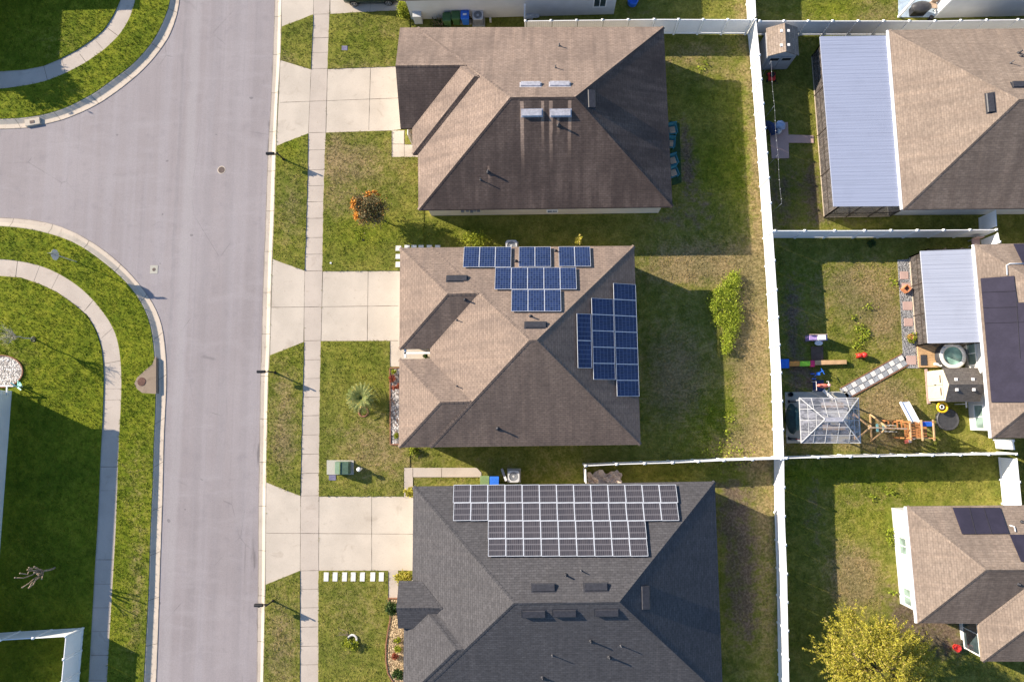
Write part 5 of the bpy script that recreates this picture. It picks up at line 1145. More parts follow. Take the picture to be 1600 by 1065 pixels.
# patio beside the top right house
x, y = P(1432, 12); o = thing('patio', 'small pale blue patio with white posts at the top right edge', 'patio', (x, y, 0)); mb = MB(); q = PL([(1404,27),(1461,27),(1461,-60),(1404,-60)]); EXC.append(q); mb.prism(q, -.08, .01); mb.build('slab', plain('pale_blue_slab', (.36, .44, .52), .8, .2, 2), o)
for k, px in enumerate((1404, 1460)):
    a = P(px, 26.5); mb = MB(); mb.box((a[0], a[1], 1.35), (.14, .14, 2.7)); mb.build('post', M['white'], o)
x, y = P(1437, 14, .5); o = thing('barbecue', 'dark covered barbecue on the pale blue patio', 'barbecue', (x, y, 0)); MB().blob((x, y, .75), (.75, .42, .3), 16, 0, .03).build('lid', M['dgrey'], o, smooth=True); MB().box((x, y, .35), (1.0, .55, .7)).build('cart', M['black'], o)
x, y = P(1459, 7, .5); o = thing('garden_chair', 'tan folding chair beside the covered barbecue', 'chair', (x, y, 0)); MB().box((x, y, .42), (.5, .5, .05)).build('seat', M['tan'], o); MB().box((x+.1, y+.25, .7), (.5, .05, .55)).build('backrest', M['tan'], o)
mb = MB(); [mb.box((x+a*.22, y+b*.22, .2), (.04, .04, .42)) for a in (-1, 1) for b in (-1, 1)]; mb.build('legs', M['black'], o)
x, y = P(1456, 27, .3); tag(MB().lathe((x, y, 0), [(.14, 0), (.17, .3), (.13, .32), (.001, .3)], 14).build('plant_pot', M['black'], None, loc=(x, y, 0)), 'black pot at the patio corner below the folding chair', 'plant pot')

# ------------------------------------------------------------------ screened patios with metal roofs
def lanai(label, roof_px, zw, ze, base_w, base_s_px, nspan, metal, house_x, clutter=None):
    'roof_px: nw, ne, se, sw; base_w: ground line of the screened west wall (north point, south point)'
    z4 = (zw, ze, ze, zw); q = [Vector((*P(*p, z), z)) for p, z in zip(roof_px, z4)]; c = sum(q, Vector())/4
    o = thing('screened_patio', label, 'patio enclosure', (c.x, c.y, 0))
    mb = MB(); mb.add([v+Vector((0, 0, .04)) for v in q]+[v-Vector((0, 0, .06)) for v in q], [(0, 3, 2, 1), (4, 5, 6, 7)]+[(i, (i+1) % 4, 4+(i+1) % 4, 4+i) for i in range(4)])
    rf = mb.build('metal_roof', metal, o); mb = MB(); u = (q[3]-q[0]); n = int(u.length/.3)
    for k in range(n+1):
        t = k/n; a = q[0].lerp(q[3], t); b = q[1].lerp(q[2], t); mb.bar(a+Vector((0, 0, .043)), b+Vector((0, 0, .043)), .025, .008)
    mb.build('roof_rib', metal, rf); 
    mb = MB(); mb.bar(q[1]+Vector((.04, 0, .05)), q[2]+Vector((.04, 0, .05)), .12, .1); mb.build('gutter', M['white'], rf)
    a, b = Vector((*P(*base_w[0]), 0)), Vector((*P(*base_w[1]), 0)); e = Vector((house_x+(b.x-a.x), b.y, 0)); f = Vector((house_x, a.y, 0))
    fl = [(v.x, v.y) for v in (a, f, e, b)]; EXC.append(fl); MB().prism(fl, -.08, .03).build('floor', M['padc'], o)
    def wallrun(p, r, n):
        for k in range(n+1):
            s = p.lerp(r, k/n); zt = zw-.06+(ze-zw)*min(1, max(0, (s.x-a.x)/max(.1, (house_x-a.x)))); MB().box((s.x, s.y, zt/2), (.07, .07, zt)).build('post', M['bronze'], o)
        d = (r-p).normalized(); mb = MB()
        mb.bar(p+Vector((0, 0, .06)), r+Vector((0, 0, .06)), .05, .1); mb.build('kick_rail', M['tanr'], o); MB().bar(p+Vector((0, 0, .9)), r+Vector((0, 0, .9)), .05, .05).build('chair_rail', M['bronze'], o)
        mb = MB(); p2, r2 = p+d*.04, r-d*.04; zp = zw-.1+(ze-zw)*min(1, max(0, (p2.x-a.x)/max(.1, house_x-a.x))); zr = zw-.1+(ze-zw)*min(1, max(0, (r2.x-a.x)/max(.1, house_x-a.x)))
        s = d.cross(Vector((0, 0, 1)))*.004
        mb.add([p2+Vector((0, 0, .11)), r2+Vector((0, 0, .11)), r2+Vector((0, 0, zr)), p2+Vector((0, 0, zp))], [(0, 1, 2, 3)]); mb.build('screen', M['screen'], o)
    wallrun(a, b, nspan); wallrun(b, e, 3); wallrun(a, f, 3); return o
hx4 = P(*(1389,47),2.85)[0]+.45
lanai('screened patio with long blue-white corrugated metal roof at the upper right', [(1281,57.5),(1385,56.5),(1406,322),(1302.5,322.5)], 2.5, 2.72, ((1268,89),(1287.5,339.5)), None, 4, M['metal_b'], hx4)
hx5 = P(*(1523,382),2.85)[0]+.45
lanai('screened patio with ribbed white metal roof above the hot tub', [(1438,392.5),(1518,389.5),(1535.5,534),(1450,536)], 2.5, 2.72, ((1421,402),(1431.5,540)), None, 3, M['metal_w'], hx5)

# ------------------------------------------------------------------ sheds
def gshed(label, x0, x1, y0, y1, he, hr, axis, wallm, roofm, doorm, ov=.1, sky=()):
    cx, cy = (x0+x1)/2, (y0+y1)/2; o = thing('shed', label, 'shed', (cx, cy, 0)); EXC.append([(x0, y0), (x1, y0), (x1, y1), (x0, y1)])
    a0, a1, b0, b1 = (x0, x1, y0, y1) if axis == 'x' else (y0, y1, x0, x1); bm_ = (b0+b1)/2
    V = (lambda a, b, z: (a, b, z)) if axis == 'x' else (lambda a, b, z: (b, a, z))
    mb = MB(); pr = [(b0+ov, -.05), (b1-ov, -.05), (b1-ov, he-.03), (bm_, hr-.05), (b0+ov, he-.03)]
    mb.add([V(a, b, z) for a in (a0+ov, a1-ov) for b, z in pr], [(0, 1, 2, 3, 4), (9, 8, 7, 6, 5)]+[(i, (i+1) % 5, 5+(i+1) % 5, 5+i) for i in range(5)]); mb.build('wall', wallm, o)
    mb = MB(); pr = [(b0, he-.05), (bm_, hr-.04), (b1, he-.05), (b1, he), (bm_, hr+.03), (b0, he)]
    mb.add([V(a, b, z) for a in (a0, a1) for b, z in pr], [(0, 1, 2, 3, 4, 5), (11, 10, 9, 8, 7, 6)]+[(i, (i+1) % 6, 6+(i+1) % 6, 6+i) for i in range(6)]); rf = mb.build('roof', roofm, o)
    me = rf.data; uv = me.uv_layers.new(name='UVMap')
    for lp in me.loops:
        q = me.vertices[lp.vertex_index].co; uv.data[lp.index].uv = (q.x, q.y) if axis == 'x' else (q.y, q.x)
    for t, s in sky:
        a = a0+(a1-a0)*t; b = bm_+(b1-b0)*s; z = he+(hr-he)*(1-abs(s)*2)+.03
        mb = MB(); mb.box(V(a, b, z+.02), (.2, .2, .07)); mb.build('skylight', M['skyl'], rf, bevel=.02)
    return o, V, (a0, a1, b0, b1, bm_)
x0 = P(1199.5,88,2.06)[0]; x1 = P(1248.5,86,2.06)[0]; y0 = P(1235,87,2.06)[1]; y1 = P(1235,43,2.06)[1]
o, V, q = gshed('small brown-roofed shed in the corner of the fences at the upper right', x0, x1, y0, y1, 2.06, 2.62, 'y', M['shed_grey'], M['shed_tan'], M['shed_grey'], sky=((.25,-.12),(.75,-.1),(.25,.1),(.75,.12)))
for s in (-1, 1):
    d = MB().box(((x0+x1)/2+s*.42, y0+.07, .92), (.8, .05, 1.7)).build('door', M['shed_door'] if 0 else M['shed_grey'], o); MB().box(((x0+x1)/2+s*.42, y0+.04, 1.5), (.6, .02, .3)).build('door_window', M['black'], d)
x0 = P(1450,602)[0]-.1; x1 = P(1530,601,2.05)[0]; y1 = P(1500,574.5,2.05)[1]; y0 = P(1500,627.5,2.05)[1]
o, V, q = gshed('cream resin shed with dark grey roof and white skylights by the hot tub', x0, x1, y0, y1, 2.05, 2.62, 'x', M['shed_wall'], M['shed_roof'], M['shed_door'], sky=((.24,-.15),(.72,-.15),(.24,.15),(.72,.15)))
for s in (-1, 1):
    d = MB().box((x0+.07, (y0+y1)/2+s*.45, .93), (.05, .86, 1.75)).build('door', M['shed_door'], o); MB().box((x0+.04, (y0+y1)/2+s*.42, 1.6), (.02, .5, .1)).build('door_vent', M['black'], d)
MB().box((x0+.03, (y0+y1)/2+.05, 1.0), (.05, .03, .22)).build('handle', M['black'], o)
flat_thing('brick_edging', 'pinkish paving strip in front of the cream resin shed', 'paving', [(1445,576),(1449,576),(1454,630),(1449,631)], M['pinkp'], .03)

# ------------------------------------------------------------------ upper right yard
flat_thing('brick_patio', 'pink brick patio with a path leg beside the long fence', 'patio', [(1202,192),(1231,191),(1232,210.5),(1271,211.5),(1271.5,223.5),(1232.5,223),(1233,247),(1206,247.5)], M['pinkp'], .02)
x, y = P(1221, 194, .6); o = thing('covered_chair', 'pale blue covered furniture on the pink brick patio', 'covered furniture', (x, y, 0)); MB().blob((x, y, .3), (.42, .32, .4), 9, 0, .2).build('cover', plain('pale_blue_cover', (.38, .46, .62), .7, .15), o); MB().blob((x-.1, y-.42, .25), (.22, .2, .3), 9, 0, .1).build('cushion', M['lgrey'], o)
x, y = P(1209, 200, .5); o = thing('stacked_chairs', 'dark navy stacked garden chairs beside the long fence', 'garden chairs', (x, y, 0)); mb = MB()
for k in range(4): mb.box((x-.1*k, y+.12*k-.2, .4+.08*k), (.5, .5, .05), .4+k*.2); mb.box((x-.1*k-.2, y+.12*k-.2, .65+.08*k), (.05, .5, .45), .4+k*.2)
mb.build('seat', M['navyb'], o); mb = MB(); [mb.box((x+a*.22-.1, y+b*.22-.1, .2), (.05, .05, .45)) for a in (-1, 1) for b in (-1, 1)]; mb.build('leg', M['black'], o)
x, y = P(1207, 118, .4); o = thing('lawn_mower', 'red and black lawn mower below the brown-roofed shed', 'lawn mower', (x, y, 0)); MB().box((x, y, .25), (.5, .6, .2)).build('deck', M['red'], o, bevel=.05); MB().lathe((x, y+.05, .35), [(.16, 0), (.17, .15), (.1, .2), (.001, .21)], 16).build('engine', M['black'], o)
mb = MB(); mb.tube([(x-.2, y-.3, .3), (x-.2, y-.85, .85), (x+.2, y-.85, .85), (x+.2, y-.3, .3)], .015, 6); mb.build('handle', M['black'], o)
for a, b in ((-1, 1), (1, 1), (-1, -1), (1, -1)): MB().tube([(x+a*.26, y+b*.25, .12), (x+a*.32, y+b*.25, .12)], .12, 12).build('wheel', M['rubber'], o)
o = thing('string_light', 'thin line of string lights running down beside the long fence', 'string lights', (*P(1205,100), 0)); mb = MB(); pts = []
for t in np.linspace(0, 1, 30): q = P(1205+16.5*t, 96+222*t, 1.9); pts.append((*q, 1.9-.12*math.sin(t*math.pi*3)**2))
mb.tube(pts, .006, 5); mb.build('wire', M['grey'], o); mb = MB(); [mb.blob(p, (.02, .02, .03), 6) for p in pts[::2]]; mb.build('bulb', M['trim'], o)
for t in (0, 9, 19, 29): p = pts[t]; MB().tube([(p[0], p[1], -.05), p], .018, 6).build('pole', M['grey'], o)

# ------------------------------------------------------------------ play yard
sl_ = [(1226.5,612.5),(1322,611),(1326,617),(1329,691.5),(1229,692)]
q = PL(sl_); EXC.append(q); o = thing('gazebo', 'gazebo with grey translucent panel roof on a concrete slab', 'gazebo', (*P(1290,655), 0)); MB().prism(q, -.08, .04).build('slab', M['padc'], o)
ge = [Vector((*P(a, b, 2.3), 2.3)) for a, b in ((1249,621.5),(1341,621.5),(1344.5,691.5),(1252,691.5))]; gr = [Vector((*P(1289,655,3.0), 3.0)), Vector((*P(1317,655,3.0), 3.0))]
nw, ne, se, sw_ = ge; faces = [(nw, ne, gr[1], gr[0], 5), (se, sw_, gr[0], gr[1], 5), (ne, se, gr[1], gr[1], 4), (sw_, nw, gr[0], gr[0], 4)]
for a, b, c, d, n in faces:
    nn = (b-a).cross(d-a).normalized(); nn = nn if nn.z > 0 else -nn
    L = (b-a).length; u = (b-a)/L; v = nn.cross(u); v = v if v.z > 0 else -v; Hs = (c-a).dot(v); sd_, sc = (d-a).dot(u), (c-a).dot(u)
    top = lambda s: min(Hs, Hs*s/max(sd_, 1e-3), Hs*(L-s)/max(L-sc, 1e-3))          # length of the slope above the eave at s
    lft = lambda t: sd_*t/Hs; rgt = lambda t: L-(L-sc)*t/Hs
    mb = MB(); rows = 3; pt = lambda s, t, l=.0: a+u*s+v*t+nn*l
    for j in range(rows):
        t0, t1 = Hs*j/rows+.015, Hs*(j+1)/rows-.015
        for k in range(n):
            s0, s1 = L*k/n+.015, L*(k+1)/n-.015; q = [(max(s0, lft(t0)+.02), t0), (min(s1, rgt(t0)-.02), t0), (min(s1, rgt(t1)-.02), t1), (max(s0, lft(t1)+.02), t1)]
            if q[0][0] >= q[1][0]-.02: continue
            if q[3][0] >= q[2][0]: m_ = (q[2][0]+q[3][0])/2; m_ = min(max(m_, s0), s1); q = [q[0], q[1], (m_, min(top(m_), t1))]
            l = .012+.012*((k*2+j) % 3); mb.add([pt(x_, y_, l) for x_, y_ in q], [tuple(range(len(q)))])
    mb.build('roof_panel', M['poly'], o); mb = MB()
    for k in range(1, n): s_ = L*k/n; mb.bar(pt(s_, 0, .03), pt(s_, top(s_), .03), .03, .03)
    for j in range(1, rows): t = Hs*j/rows; mb.bar(pt(lft(t), t, .03), pt(rgt(t), t, .03), .03, .035)
    mb.bar(a, b, .05, .07); mb.bar(a+nn*.04, d+nn*.04, .05, .05); mb.build('roof_frame', M['lgrey'], o)
mb = MB(); mb.bar(gr[0], gr[1], .28, .06); mb.build('ridge_cap', M['galv'], o)
cc = sum(ge, Vector())/4
for v in ge: p = v.lerp(cc, .09); MB().box((p.x, p.y, 1.14), (.09, .09, 2.26)).build('post', M['grey'], o)
x, y = P(1298, 650); t_ = thing('garden_table', 'garden table with bench seats under the gazebo roof', 'table', (x, y, .04)); MB().box((x, y, .74), (1.6, .85, .05)).build('table_top', M['lgrey'], t_); MB().box((x, y+.75, .45), (1.5, .35, .05)).build('bench', M['tan'], t_); MB().box((x, y-.75, .45), (1.5, .35, .05)).build('bench', M['tan'], t_)
for a in (-1, 1):
    for b in (-1, 1): MB().box((x+a*.65, y+b*.3, .38), (.06, .06, .7)).build('leg', M['black'], t_); MB().box((x+a*.6, y+b*.75, .24), (.05, .3, .4)).build('leg', M['black'], t_)
x, y = P(1241, 654, .7); o = thing('covered_lounger', 'dark covered egg-shaped lounger with teal seat beside the gazebo', 'lounger', (x, y, 0)); MB().blob((x-.05, y, .45), (.42, 1.05, .45), 18, 0, .03).build('cover', plain('dark_teal_cover', (.022, .05, .05), .6, .4, 3), o, smooth=True); MB().blob((x+.2, y, .62), (.26, .8, .34), 14, 0, .03).build('seat', plain('deep_teal', (.06, .13, .12), .6, .3, 4), o, smooth=True); MB().torus((x, y, .12), .42, .04, 24, 6).build('base_ring', M['black'], o)
x, y = P(1236, 616, .3); tag(MB().lathe((x, y, .04), [(.13, 0), (.16, .3), (.13, .31), (.12, .1), (.001, .1)], 16).build('bucket', M['black'], None, loc=(x, y, 0)), 'black bucket on the slab corner above the dark lounger', 'bucket')
x, y = P(1238, 627, .1); tag(MB().box((x, y, .09), (.5, .09, .1)).box((x-.24, y, .12), (.08, .2, .14)).build('dumbbell', M['black'], None, loc=(x, y, 0)), 'black bar lying on the slab above the dark lounger', 'bar')
x, y = P(1240, 685, .3); o = thing('ride_on_toy', 'dark toy scooter with red part at the lower corner of the gazebo slab', 'toy', (x, y, .04)); MB().bar((x-.3, y, .15), (x+.3, y-.03, .15), .12, .06).build('deck', M['black'], o); MB().bar((x+.2, y-.05, .2), (x+.38, y-.05, .5), .05, .05).build('stem', M['red'], o); MB().box((x-.26, y+.02, .1), (.08, .22, .12)).build('wheel', M['rubber'], o)
# swing set and tower
o = thing('playset', 'orange wooden playset with swings, climbing tower and white slide', 'playset', (*P(1405,670), 0)); wd, wl = M['wood'], M['woodl']
hb = 2.2; A1 = Vector((*P(1358,667.5,hb), hb)); A2 = Vector((*P(1385,668,hb), hb)); T0 = Vector((*P(1417,669.5,hb), hb)); mb = MB(); mb.bar(A1, T0, .09, .12); mb.build('swing_beam', M['barkl'], o)
for A in (A1, A2):
    for s in (-1, 1): MB().bar((A.x, A.y+s*.95, 0), (A.x, A.y+s*.06, hb), .08, .08).build('leg', wl, o)
    MB().bar((A.x, A.y-.95, .1), (A.x, A.y+.95, .1), .08, .08).build('spreader', wl, o)
for px, m in ((1371,'aqua'),(1381,'aqua')):
    c = Vector((*P(px,668,.5), .5)); ch = MB()
    for s in (-1, 1): ch.tube([(c.x, c.y+s*.22, .5), (c.x, T0.y+s*.2, hb)], .012, 5)
    sw1 = MB().box((c.x, c.y, .5), (.17, .55, .05)).build('swing_seat', M[m], o, bevel=.015); ch.build('chain', M['lgrey'], sw1)
# tower: corners on the ground below the deck seen at (1416..1457, 658..686)
tx0 = P(1413,671,1.35)[0]; tx1 = P(1449,671,1.35)[0]; ty1 = P(1436,659,1.35)[1]; ty0 = P(1436,684,1.35)[1]; tm = (tx0+tx1)/2
for a in (tx0, tm, tx1):
    for b in (ty0, ty1): MB().box((a, b, 1.05 if a != tm else .65), (.09, .09, 2.2 if a != tm else 1.4)).build('post', wd, o)
mb = MB()
for k in range(8): mb.box((tx0+(k+.5)*(tx1-tx0)/8, (ty0+ty1)/2, 1.32), ((tx1-tx0)/8-.05, ty1-ty0, .04))
mb.build('deck', wd, o); mb = MB()
for k in range(6): mb.box(((tx0+tm)/2, ty0+(k+.5)*(ty1-ty0)/6, 1.95), (tm-tx0+.1, .09, .04))
mb.build('roof_slats', M['wood'], o); mb = MB()
for b in (ty0, ty1): mb.bar((tx0, b, 1.9), (tx1, b, 1.9), .05, .1); mb.bar((tx0, b, 1.6), (tx1, b, 1.6), .05, .08)
for a in (tx0, tm, tx1): mb.bar((a, ty0-.15, 2.1), (a, ty1+.15, 2.1), .08, .09)
mb.build('rail', M['woodl'], o); MB().box(((tm+tx1)/2, ty1-.12, 2.0), (tx1-tm, .32, .03), 0, 0, 1, .3).build('canopy', M['blue'], o)
mb = MB(); L0 = Vector((tx0-.75, ty1+.1, 0)); L1 = Vector((tx0-.75, ty1-.45, 0)); 
for b in (ty1+.1, ty1-.45): mb.bar((tx0-.75, b, 0), (tx0, b, 1.35), .07, .09)
for k in range(5): t = (k+.5)/5; mb.bar((tx0-.75*(1-t), ty1+.1, 1.35*t), (tx0-.75*(1-t), ty1-.45, 1.35*t), .08, .05)
mb.build('ladder', wd, o)
s0 = Vector((*P(1412.5,628,.15), .15)); s1 = Vector((*P(1430,661,1.35), 1.35)); pts = [s0.lerp(s1, t)+Vector((0, 0, .0 if t > .15 else .06*(.15-t))) for t in np.linspace(0, 1, 9)]
d = (s1-s0); sd = Vector((d.y, -d.x, 0)).normalized(); mb = MB(); rim = MB()
for a, b in zip(pts[:-1], pts[1:]):
    mb.add([a-sd*.24, a+sd*.24, b+sd*.24, b-sd*.24, a-sd*.24-Vector((0, 0, .03)), a+sd*.24-Vector((0, 0, .03)), b+sd*.24-Vector((0, 0, .03)), b-sd*.24-Vector((0, 0, .03))], [(0, 1, 2, 3), (7, 6, 5, 4)])
for s in (-1, 1): rim.bar(s0+sd*s*.27+Vector((0, 0, .05)), s1+sd*s*.27+Vector((0, 0, .05)), .09, .14)
sl2 = mb.build('slide', plain('pale_blue_slide', (.45, .55, .75), .3, .1), o); rim.build('side_rim', M['white'], sl2)
for k, (px, py) in enumerate(((1425,684),(1419,689))): x, y = P(px, py, .2); o2 = thing('toy_truck', 'small faded red toy below the wooden tower, '+('right one' if k == 0 else 'left one'), 'toy', (x, y, 0), 'faded toys under the wooden tower'); MB().box((x, y, .14), (.4, .22, .14), .3).build('body', M['coral'], o2, bevel=.03); MB().box((x+.1, y, .25), (.15, .18, .1), .3).build('cab', M['lgrey'], o2)
# toys along the fence
o = thing('balance_beam', 'long low play bench in blue, orange, green and pink blocks with a timber end', 'play bench', (*P(1260,567), 0))
for a, b, h_, m, nm in ((1219,1233,7,'blue','blue_block'),(1233.6,1249.5,3.8,'orange','orange_block'),(1250,1266,3.8,'lime','green_block'),(1266.5,1273,5,'pink','pink_block'),(1273.4,1323,3.6,'woodl','timber_plank')):
    yy = 568 if a < 1270 else 566.5; q = [P(u, v, .25) for u, v in ((a, yy-h_), (b, yy-h_-(.8 if a > 1270 else .3)), (b, yy+h_-(1.6 if a > 1270 else .3)), (a, yy+h_))]; MB().prism(q, .0, .28).build(nm, M[m], o, bevel=.015)
flat_thing('brown_board', 'brown ground board in the fence shade by the coloured bench', 'board', [(1267,541),(1286,541),(1286.5,563),(1268,563)], plain('brown_board', (.12, .08, .06), .8, .2, 4), .03)
x, y = P(1278, 527, .7); o = thing('toy_kitchen', 'lilac and white toy kitchen standing on the play yard lawn', 'toy kitchen', (x, y, 0))
MB().box((x-.33, y, .38), (.52, .36, .76)).build('sink_unit', M['purple'], o, bevel=.02); MB().box((x+.22, y, .45), (.52, .36, .9)).build('cooker_unit', M['white'], o, bevel=.02); MB().box((x+.55, y, .4), (.1, .4, .8)).build('end_panel', M['purple'], o); MB().box((x, y+.19, .86), (1.2, .05, .12)).build('shelf', M['tan'], o)
x, y = P(1280, 535.5, .15); tag(MB().lathe((x, y, 0), [(.27, .02), (.28, .1), (.2, .12), (.001, .09)], 20, sx=1, sy=.6).build('toy_basin', M['white'], None, loc=(x, y, 0)), 'oval white toy basin below the lilac toy kitchen', 'basin')
x, y = P(1346, 555, .25); o = thing('rocking_toy', 'red plastic rocking toy alone on the sunlit play yard lawn', 'toy', (x, y, 0)); MB().blob((x-.12, y, .28), (.22, .16, .2), 12).build('head', M['red'], o, smooth=True); MB().blob((x+.18, y+.02, .3), (.22, .2, .24), 12).build('body', M['red'], o, smooth=True); MB().box((x, y-.12, .05), (.55, .05, .1)).box((x, y+.12, .05), (.55, .05, .1)).build('rocker', M['red'], o)
x, y = P(1279.5, 583, .4); o = thing('tricycle', 'small blue tricycle in the fence shade of the play yard', 'tricycle', (x, y, 0)); mb = MB(); mb.tube([(x-.25, y-.2, .2), (x, y, .38), (x+.28, y+.15, .3)], .03, 8); mb.tube([(x+.28, y+.15, .3), (x+.2, y+.12, .6)], .025, 8); mb.tube([(x+.1, y+.32, .6), (x+.3, y-.08, .6)], .025, 8); mb.build('frame', M['blue'], o); MB().box((x-.05, y-.03, .42), (.25, .2, .06)).build('seat', M['blue'], o)
for a, b in ((-.25, -.36), (-.32, -.02), (.32, .17)): MB().tube([(x+a, y+b-.03, .15), (x+a, y+b+.03, .15)], .15, 14).build('wheel', M['blue'], o)
flat_thing('play_mat', 'dark navy mat beside the gazebo slab', 'mat', [(1270,593.5),(1287,593.5),(1288,611),(1271,611)], M['navyb'], .03)
x, y = P(1287, 602.5, .75); o = thing('spring_horse', 'coral pink spring horse on a metal stand above the gazebo', 'toy horse', (x, y, 0)); MB().blob((x, y, .72), (.38, .15, .18), 12).build('body', M['coral'], o, smooth=True); MB().blob((x-.36, y+.02, .92), (.16, .1, .16), 10).build('head', M['coral'], o, smooth=True); MB().blob((x+.36, y+.04, .78), (.13, .12, .12), 10).build('tail', plain('pale_coral', (.85, .45, .38), .5, .1), o, smooth=True)
mb = MB()
for s in (-1, 1): mb.tube([(x+s*.5, y-.32, .03), (x+s*.42, y-.3, .6), (x+s*.42, y+.3, .6), (x+s*.5, y+.32, .03)], .02, 6)
mb.build('stand', M['trim'], o)
x, y = P(1297, 617, .3); tag(MB().bar((x-.35, y+.35, .1), (x+.3, y-.3, .1), .22, .05).bar((x-.3, y+.38, .14), (x+.35, y-.27, .14), .04, .06).build('folded_table', M['trim'], None, loc=(x, y, 0)), 'white folded table leg frame at the upper edge of the gazebo slab', 'folding frame')
# checker path and gravel strip
o = thing('checker_path', 'diagonal path of white and slate checkered tiles across the play yard', 'garden path', (*P(1368,585), 0)); a0 = Vector((*P(1319,614.5), 0)); a1 = Vector((*P(1414,561.5), 0)); d = (a1-a0).normalized(); sd = Vector((-d.y, d.x, 0)); Lp = (a1-a0).length
w2 = .44; q = [tuple((a0-sd*w2-d*.1)[:2]), tuple((a1-sd*w2+d*.1)[:2]), tuple((a1+sd*w2+d*.1)[:2]), tuple((a0+sd*w2-d*.1)[:2])]; EXC.append(q); MB().prism(q, -.06, .01).build('gravel_base', M['pavg'], o)
wt, st_ = MB(), MB(); nT = 13; ts = Lp/nT
for k in range(nT):
    for j in (-1, 1):
        c = a0+d*(k+.5)*ts+sd*j*.2+Vector((0, 0, .02)); c += d*random.uniform(-.02, .02); ang = math.atan2(d.y, d.x)+random.uniform(-.06, .06)
        (wt if (k+(j > 0)) % 2 else st_).box(c, (ts*.86, .34, .04), ang)
wt.build('white_tile', M['tilew'], o); st_.build('slate_tile', M['tileg'], o); mb = MB(); mb.bar(a0-sd*w2, a1-sd*w2, .06, .08); mb.bar(a0+sd*w2, a1+sd*w2, .05, .07); mb.build('edging', M['brick'], o)
o = thing('gravel_strip', 'grey gravel strip with pink pavers beside the white roofed patio', 'garden path', (*P(1412,480), 0)); q = PL([(1402.5,406),(1421,404.5),(1432,542),(1437,575),(1417,575),(1411,552),(1408.5,500)]); EXC.append(q); MB().prism(q, -.06, .01).build('gravel', M['pavg'], o)
for a, b, c, e in ((1409,442,1423,456),(1410.5,471,1425,484.5),(1412.5,497,1426,509.5),(1416,555.5,1431,569.5),(1406,424,1419,436)): MB().prism(PL([(a, b), (c, b), (c+.5, e), (a+.5, e)]), -.02, .03).build('paver', M['pinkp'], o, bevel=.01)
x, y = P(1417, 451, .3); o = thing('planter', 'square terracotta planter turned cornerwise beside the patio screen', 'planter', (x, y, 0)); mb = MB(); r_ = .27
for k in range(4):
    t = math.pi/2*k; p = Vector((x+r_*math.cos(t), y+r_*math.sin(t), .2)); p2 = Vector((x+r_*math.cos(t+math.pi/2), y+r_*math.sin(t+math.pi/2), .2)); mb.bar(p, p2, .06, .4)
mb.build('pot', M['terracotta'], o); MB().prism([(x+r_*.9*math.cos(math.pi/2*k), y+r_*.9*math.sin(math.pi/2*k)) for k in range(4)], .0, .28).build('soil', M['manhole'], o)
x, y = P(1424, 526, .3); tag(MB().lathe((x, y, 0), [(.13, 0), (.2, .3), (.16, .31), (.001, .26)], 16).build('plant_pot', M['terracotta'], None, loc=(x, y, 0)), 'terracotta pot with weeds at the lower corner of the patio screen', 'plant pot')
# hot tub, deck, round items by the shed
o = thing('deck', 'small pale timber deck beside the hot tub', 'deck', (*P(1450,557), 0)); q = PL([(1432,540),(1470,540),(1468,573),(1436.5,574)]); EXC.append(q); mb = MB(); xs = [p[0] for p in q]; ys = [p[1] for p in q]; n = 12
for k in range(n): mb.box(((min(xs)+max(xs))/2, min(ys)+(k+.5)*(max(ys)-min(ys))/n, .09), (max(xs)-min(xs), (max(ys)-min(ys))/n-.012, .12))
mb.build('boards', M['woodl'], o)
flat_thing('doormat', 'dark oblong mat on the timber deck', 'mat', [(1436.5,554.5),(1446,554.5),(1447,570.5),(1437,571)], M['dgrey'], .18, z0=.15)
x, y = P(1466.5, 569.5, .3); tag(MB().box((x, y, .25), (.5, .18, .2), -.3).box((x+.2, y, .42), (.22, .24, .1)).build('step_stool', M['skyl'], None, loc=(x, y, 0), bevel=.02), 'cream step stool at the deck corner by the hot tub', 'stool')
x, y = P(1490, 555.5, .7); o = thing('hot_tub', 'round inflatable hot tub with white rim and teal water', 'hot tub', (x, y, 0)); EXC.append([(x-.9, y-.9), (x+.9, y-.9), (x+.9, y+.9), (x-.9, y+.9)])
MB().lathe((x, y, 0), [(.93, 0), (.98, .3), (.93, .6), (.8, .68), (.7, .6), (.68, .3), (.001, .28)], 40).build('skirt', M['dgrey'], o, smooth=True); MB().torus((x, y, .66), .76, .14, 40, 10, 0, .6).build('rim', M['skyl'], o, smooth=True); MB().lathe((x, y, .57), [(.68, 0), (.001, .001)], 36).build('water', M['water'], o)
x, y = P(1470, 556, .3); tag(MB().box((x, y, .25), (.35, .6, .5)).build('pump', M['dgrey'], None, loc=(x, y, 0), bevel=.04), 'dark grey pump box on the left side of the hot tub', 'pump')
x, y = P(1482, 655, .25); o = thing('trampoline', 'low round black covered trampoline below the cream shed', 'trampoline', (x, y, 0)); MB().lathe((x, y, 0), [(.72, 0), (.76, .2), (.7, .26), (.6, .22), (.001, .2)], 36).build('cover', M['dgrey'], o); mb = MB()
for k in range(14): t = k*.4488; MB().box((x+.73*math.cos(t), y+.73*math.sin(t), .1), (.08, .08, .22), t).build('foot', M['black'], o)
x, y = P(1474, 636, .6); o = thing('swim_ring', 'yellow inflatable ring with dark centre leaning by the black trampoline', 'inflatable ring', (x, y, .2)); MB().torus((x, y, .5), .32, .075, 30, 8).build('ring', M['yellow'], o, smooth=True); MB().lathe((x, y, .1), [(.24, 0), (.26, .3), (.14, .42), (.001, .42)], 20).build('seat', M['dgrey'], o); MB().torus((x-.06, y+.02, .56), .13, .03, 18, 6).build('handle', M['trim'], o)
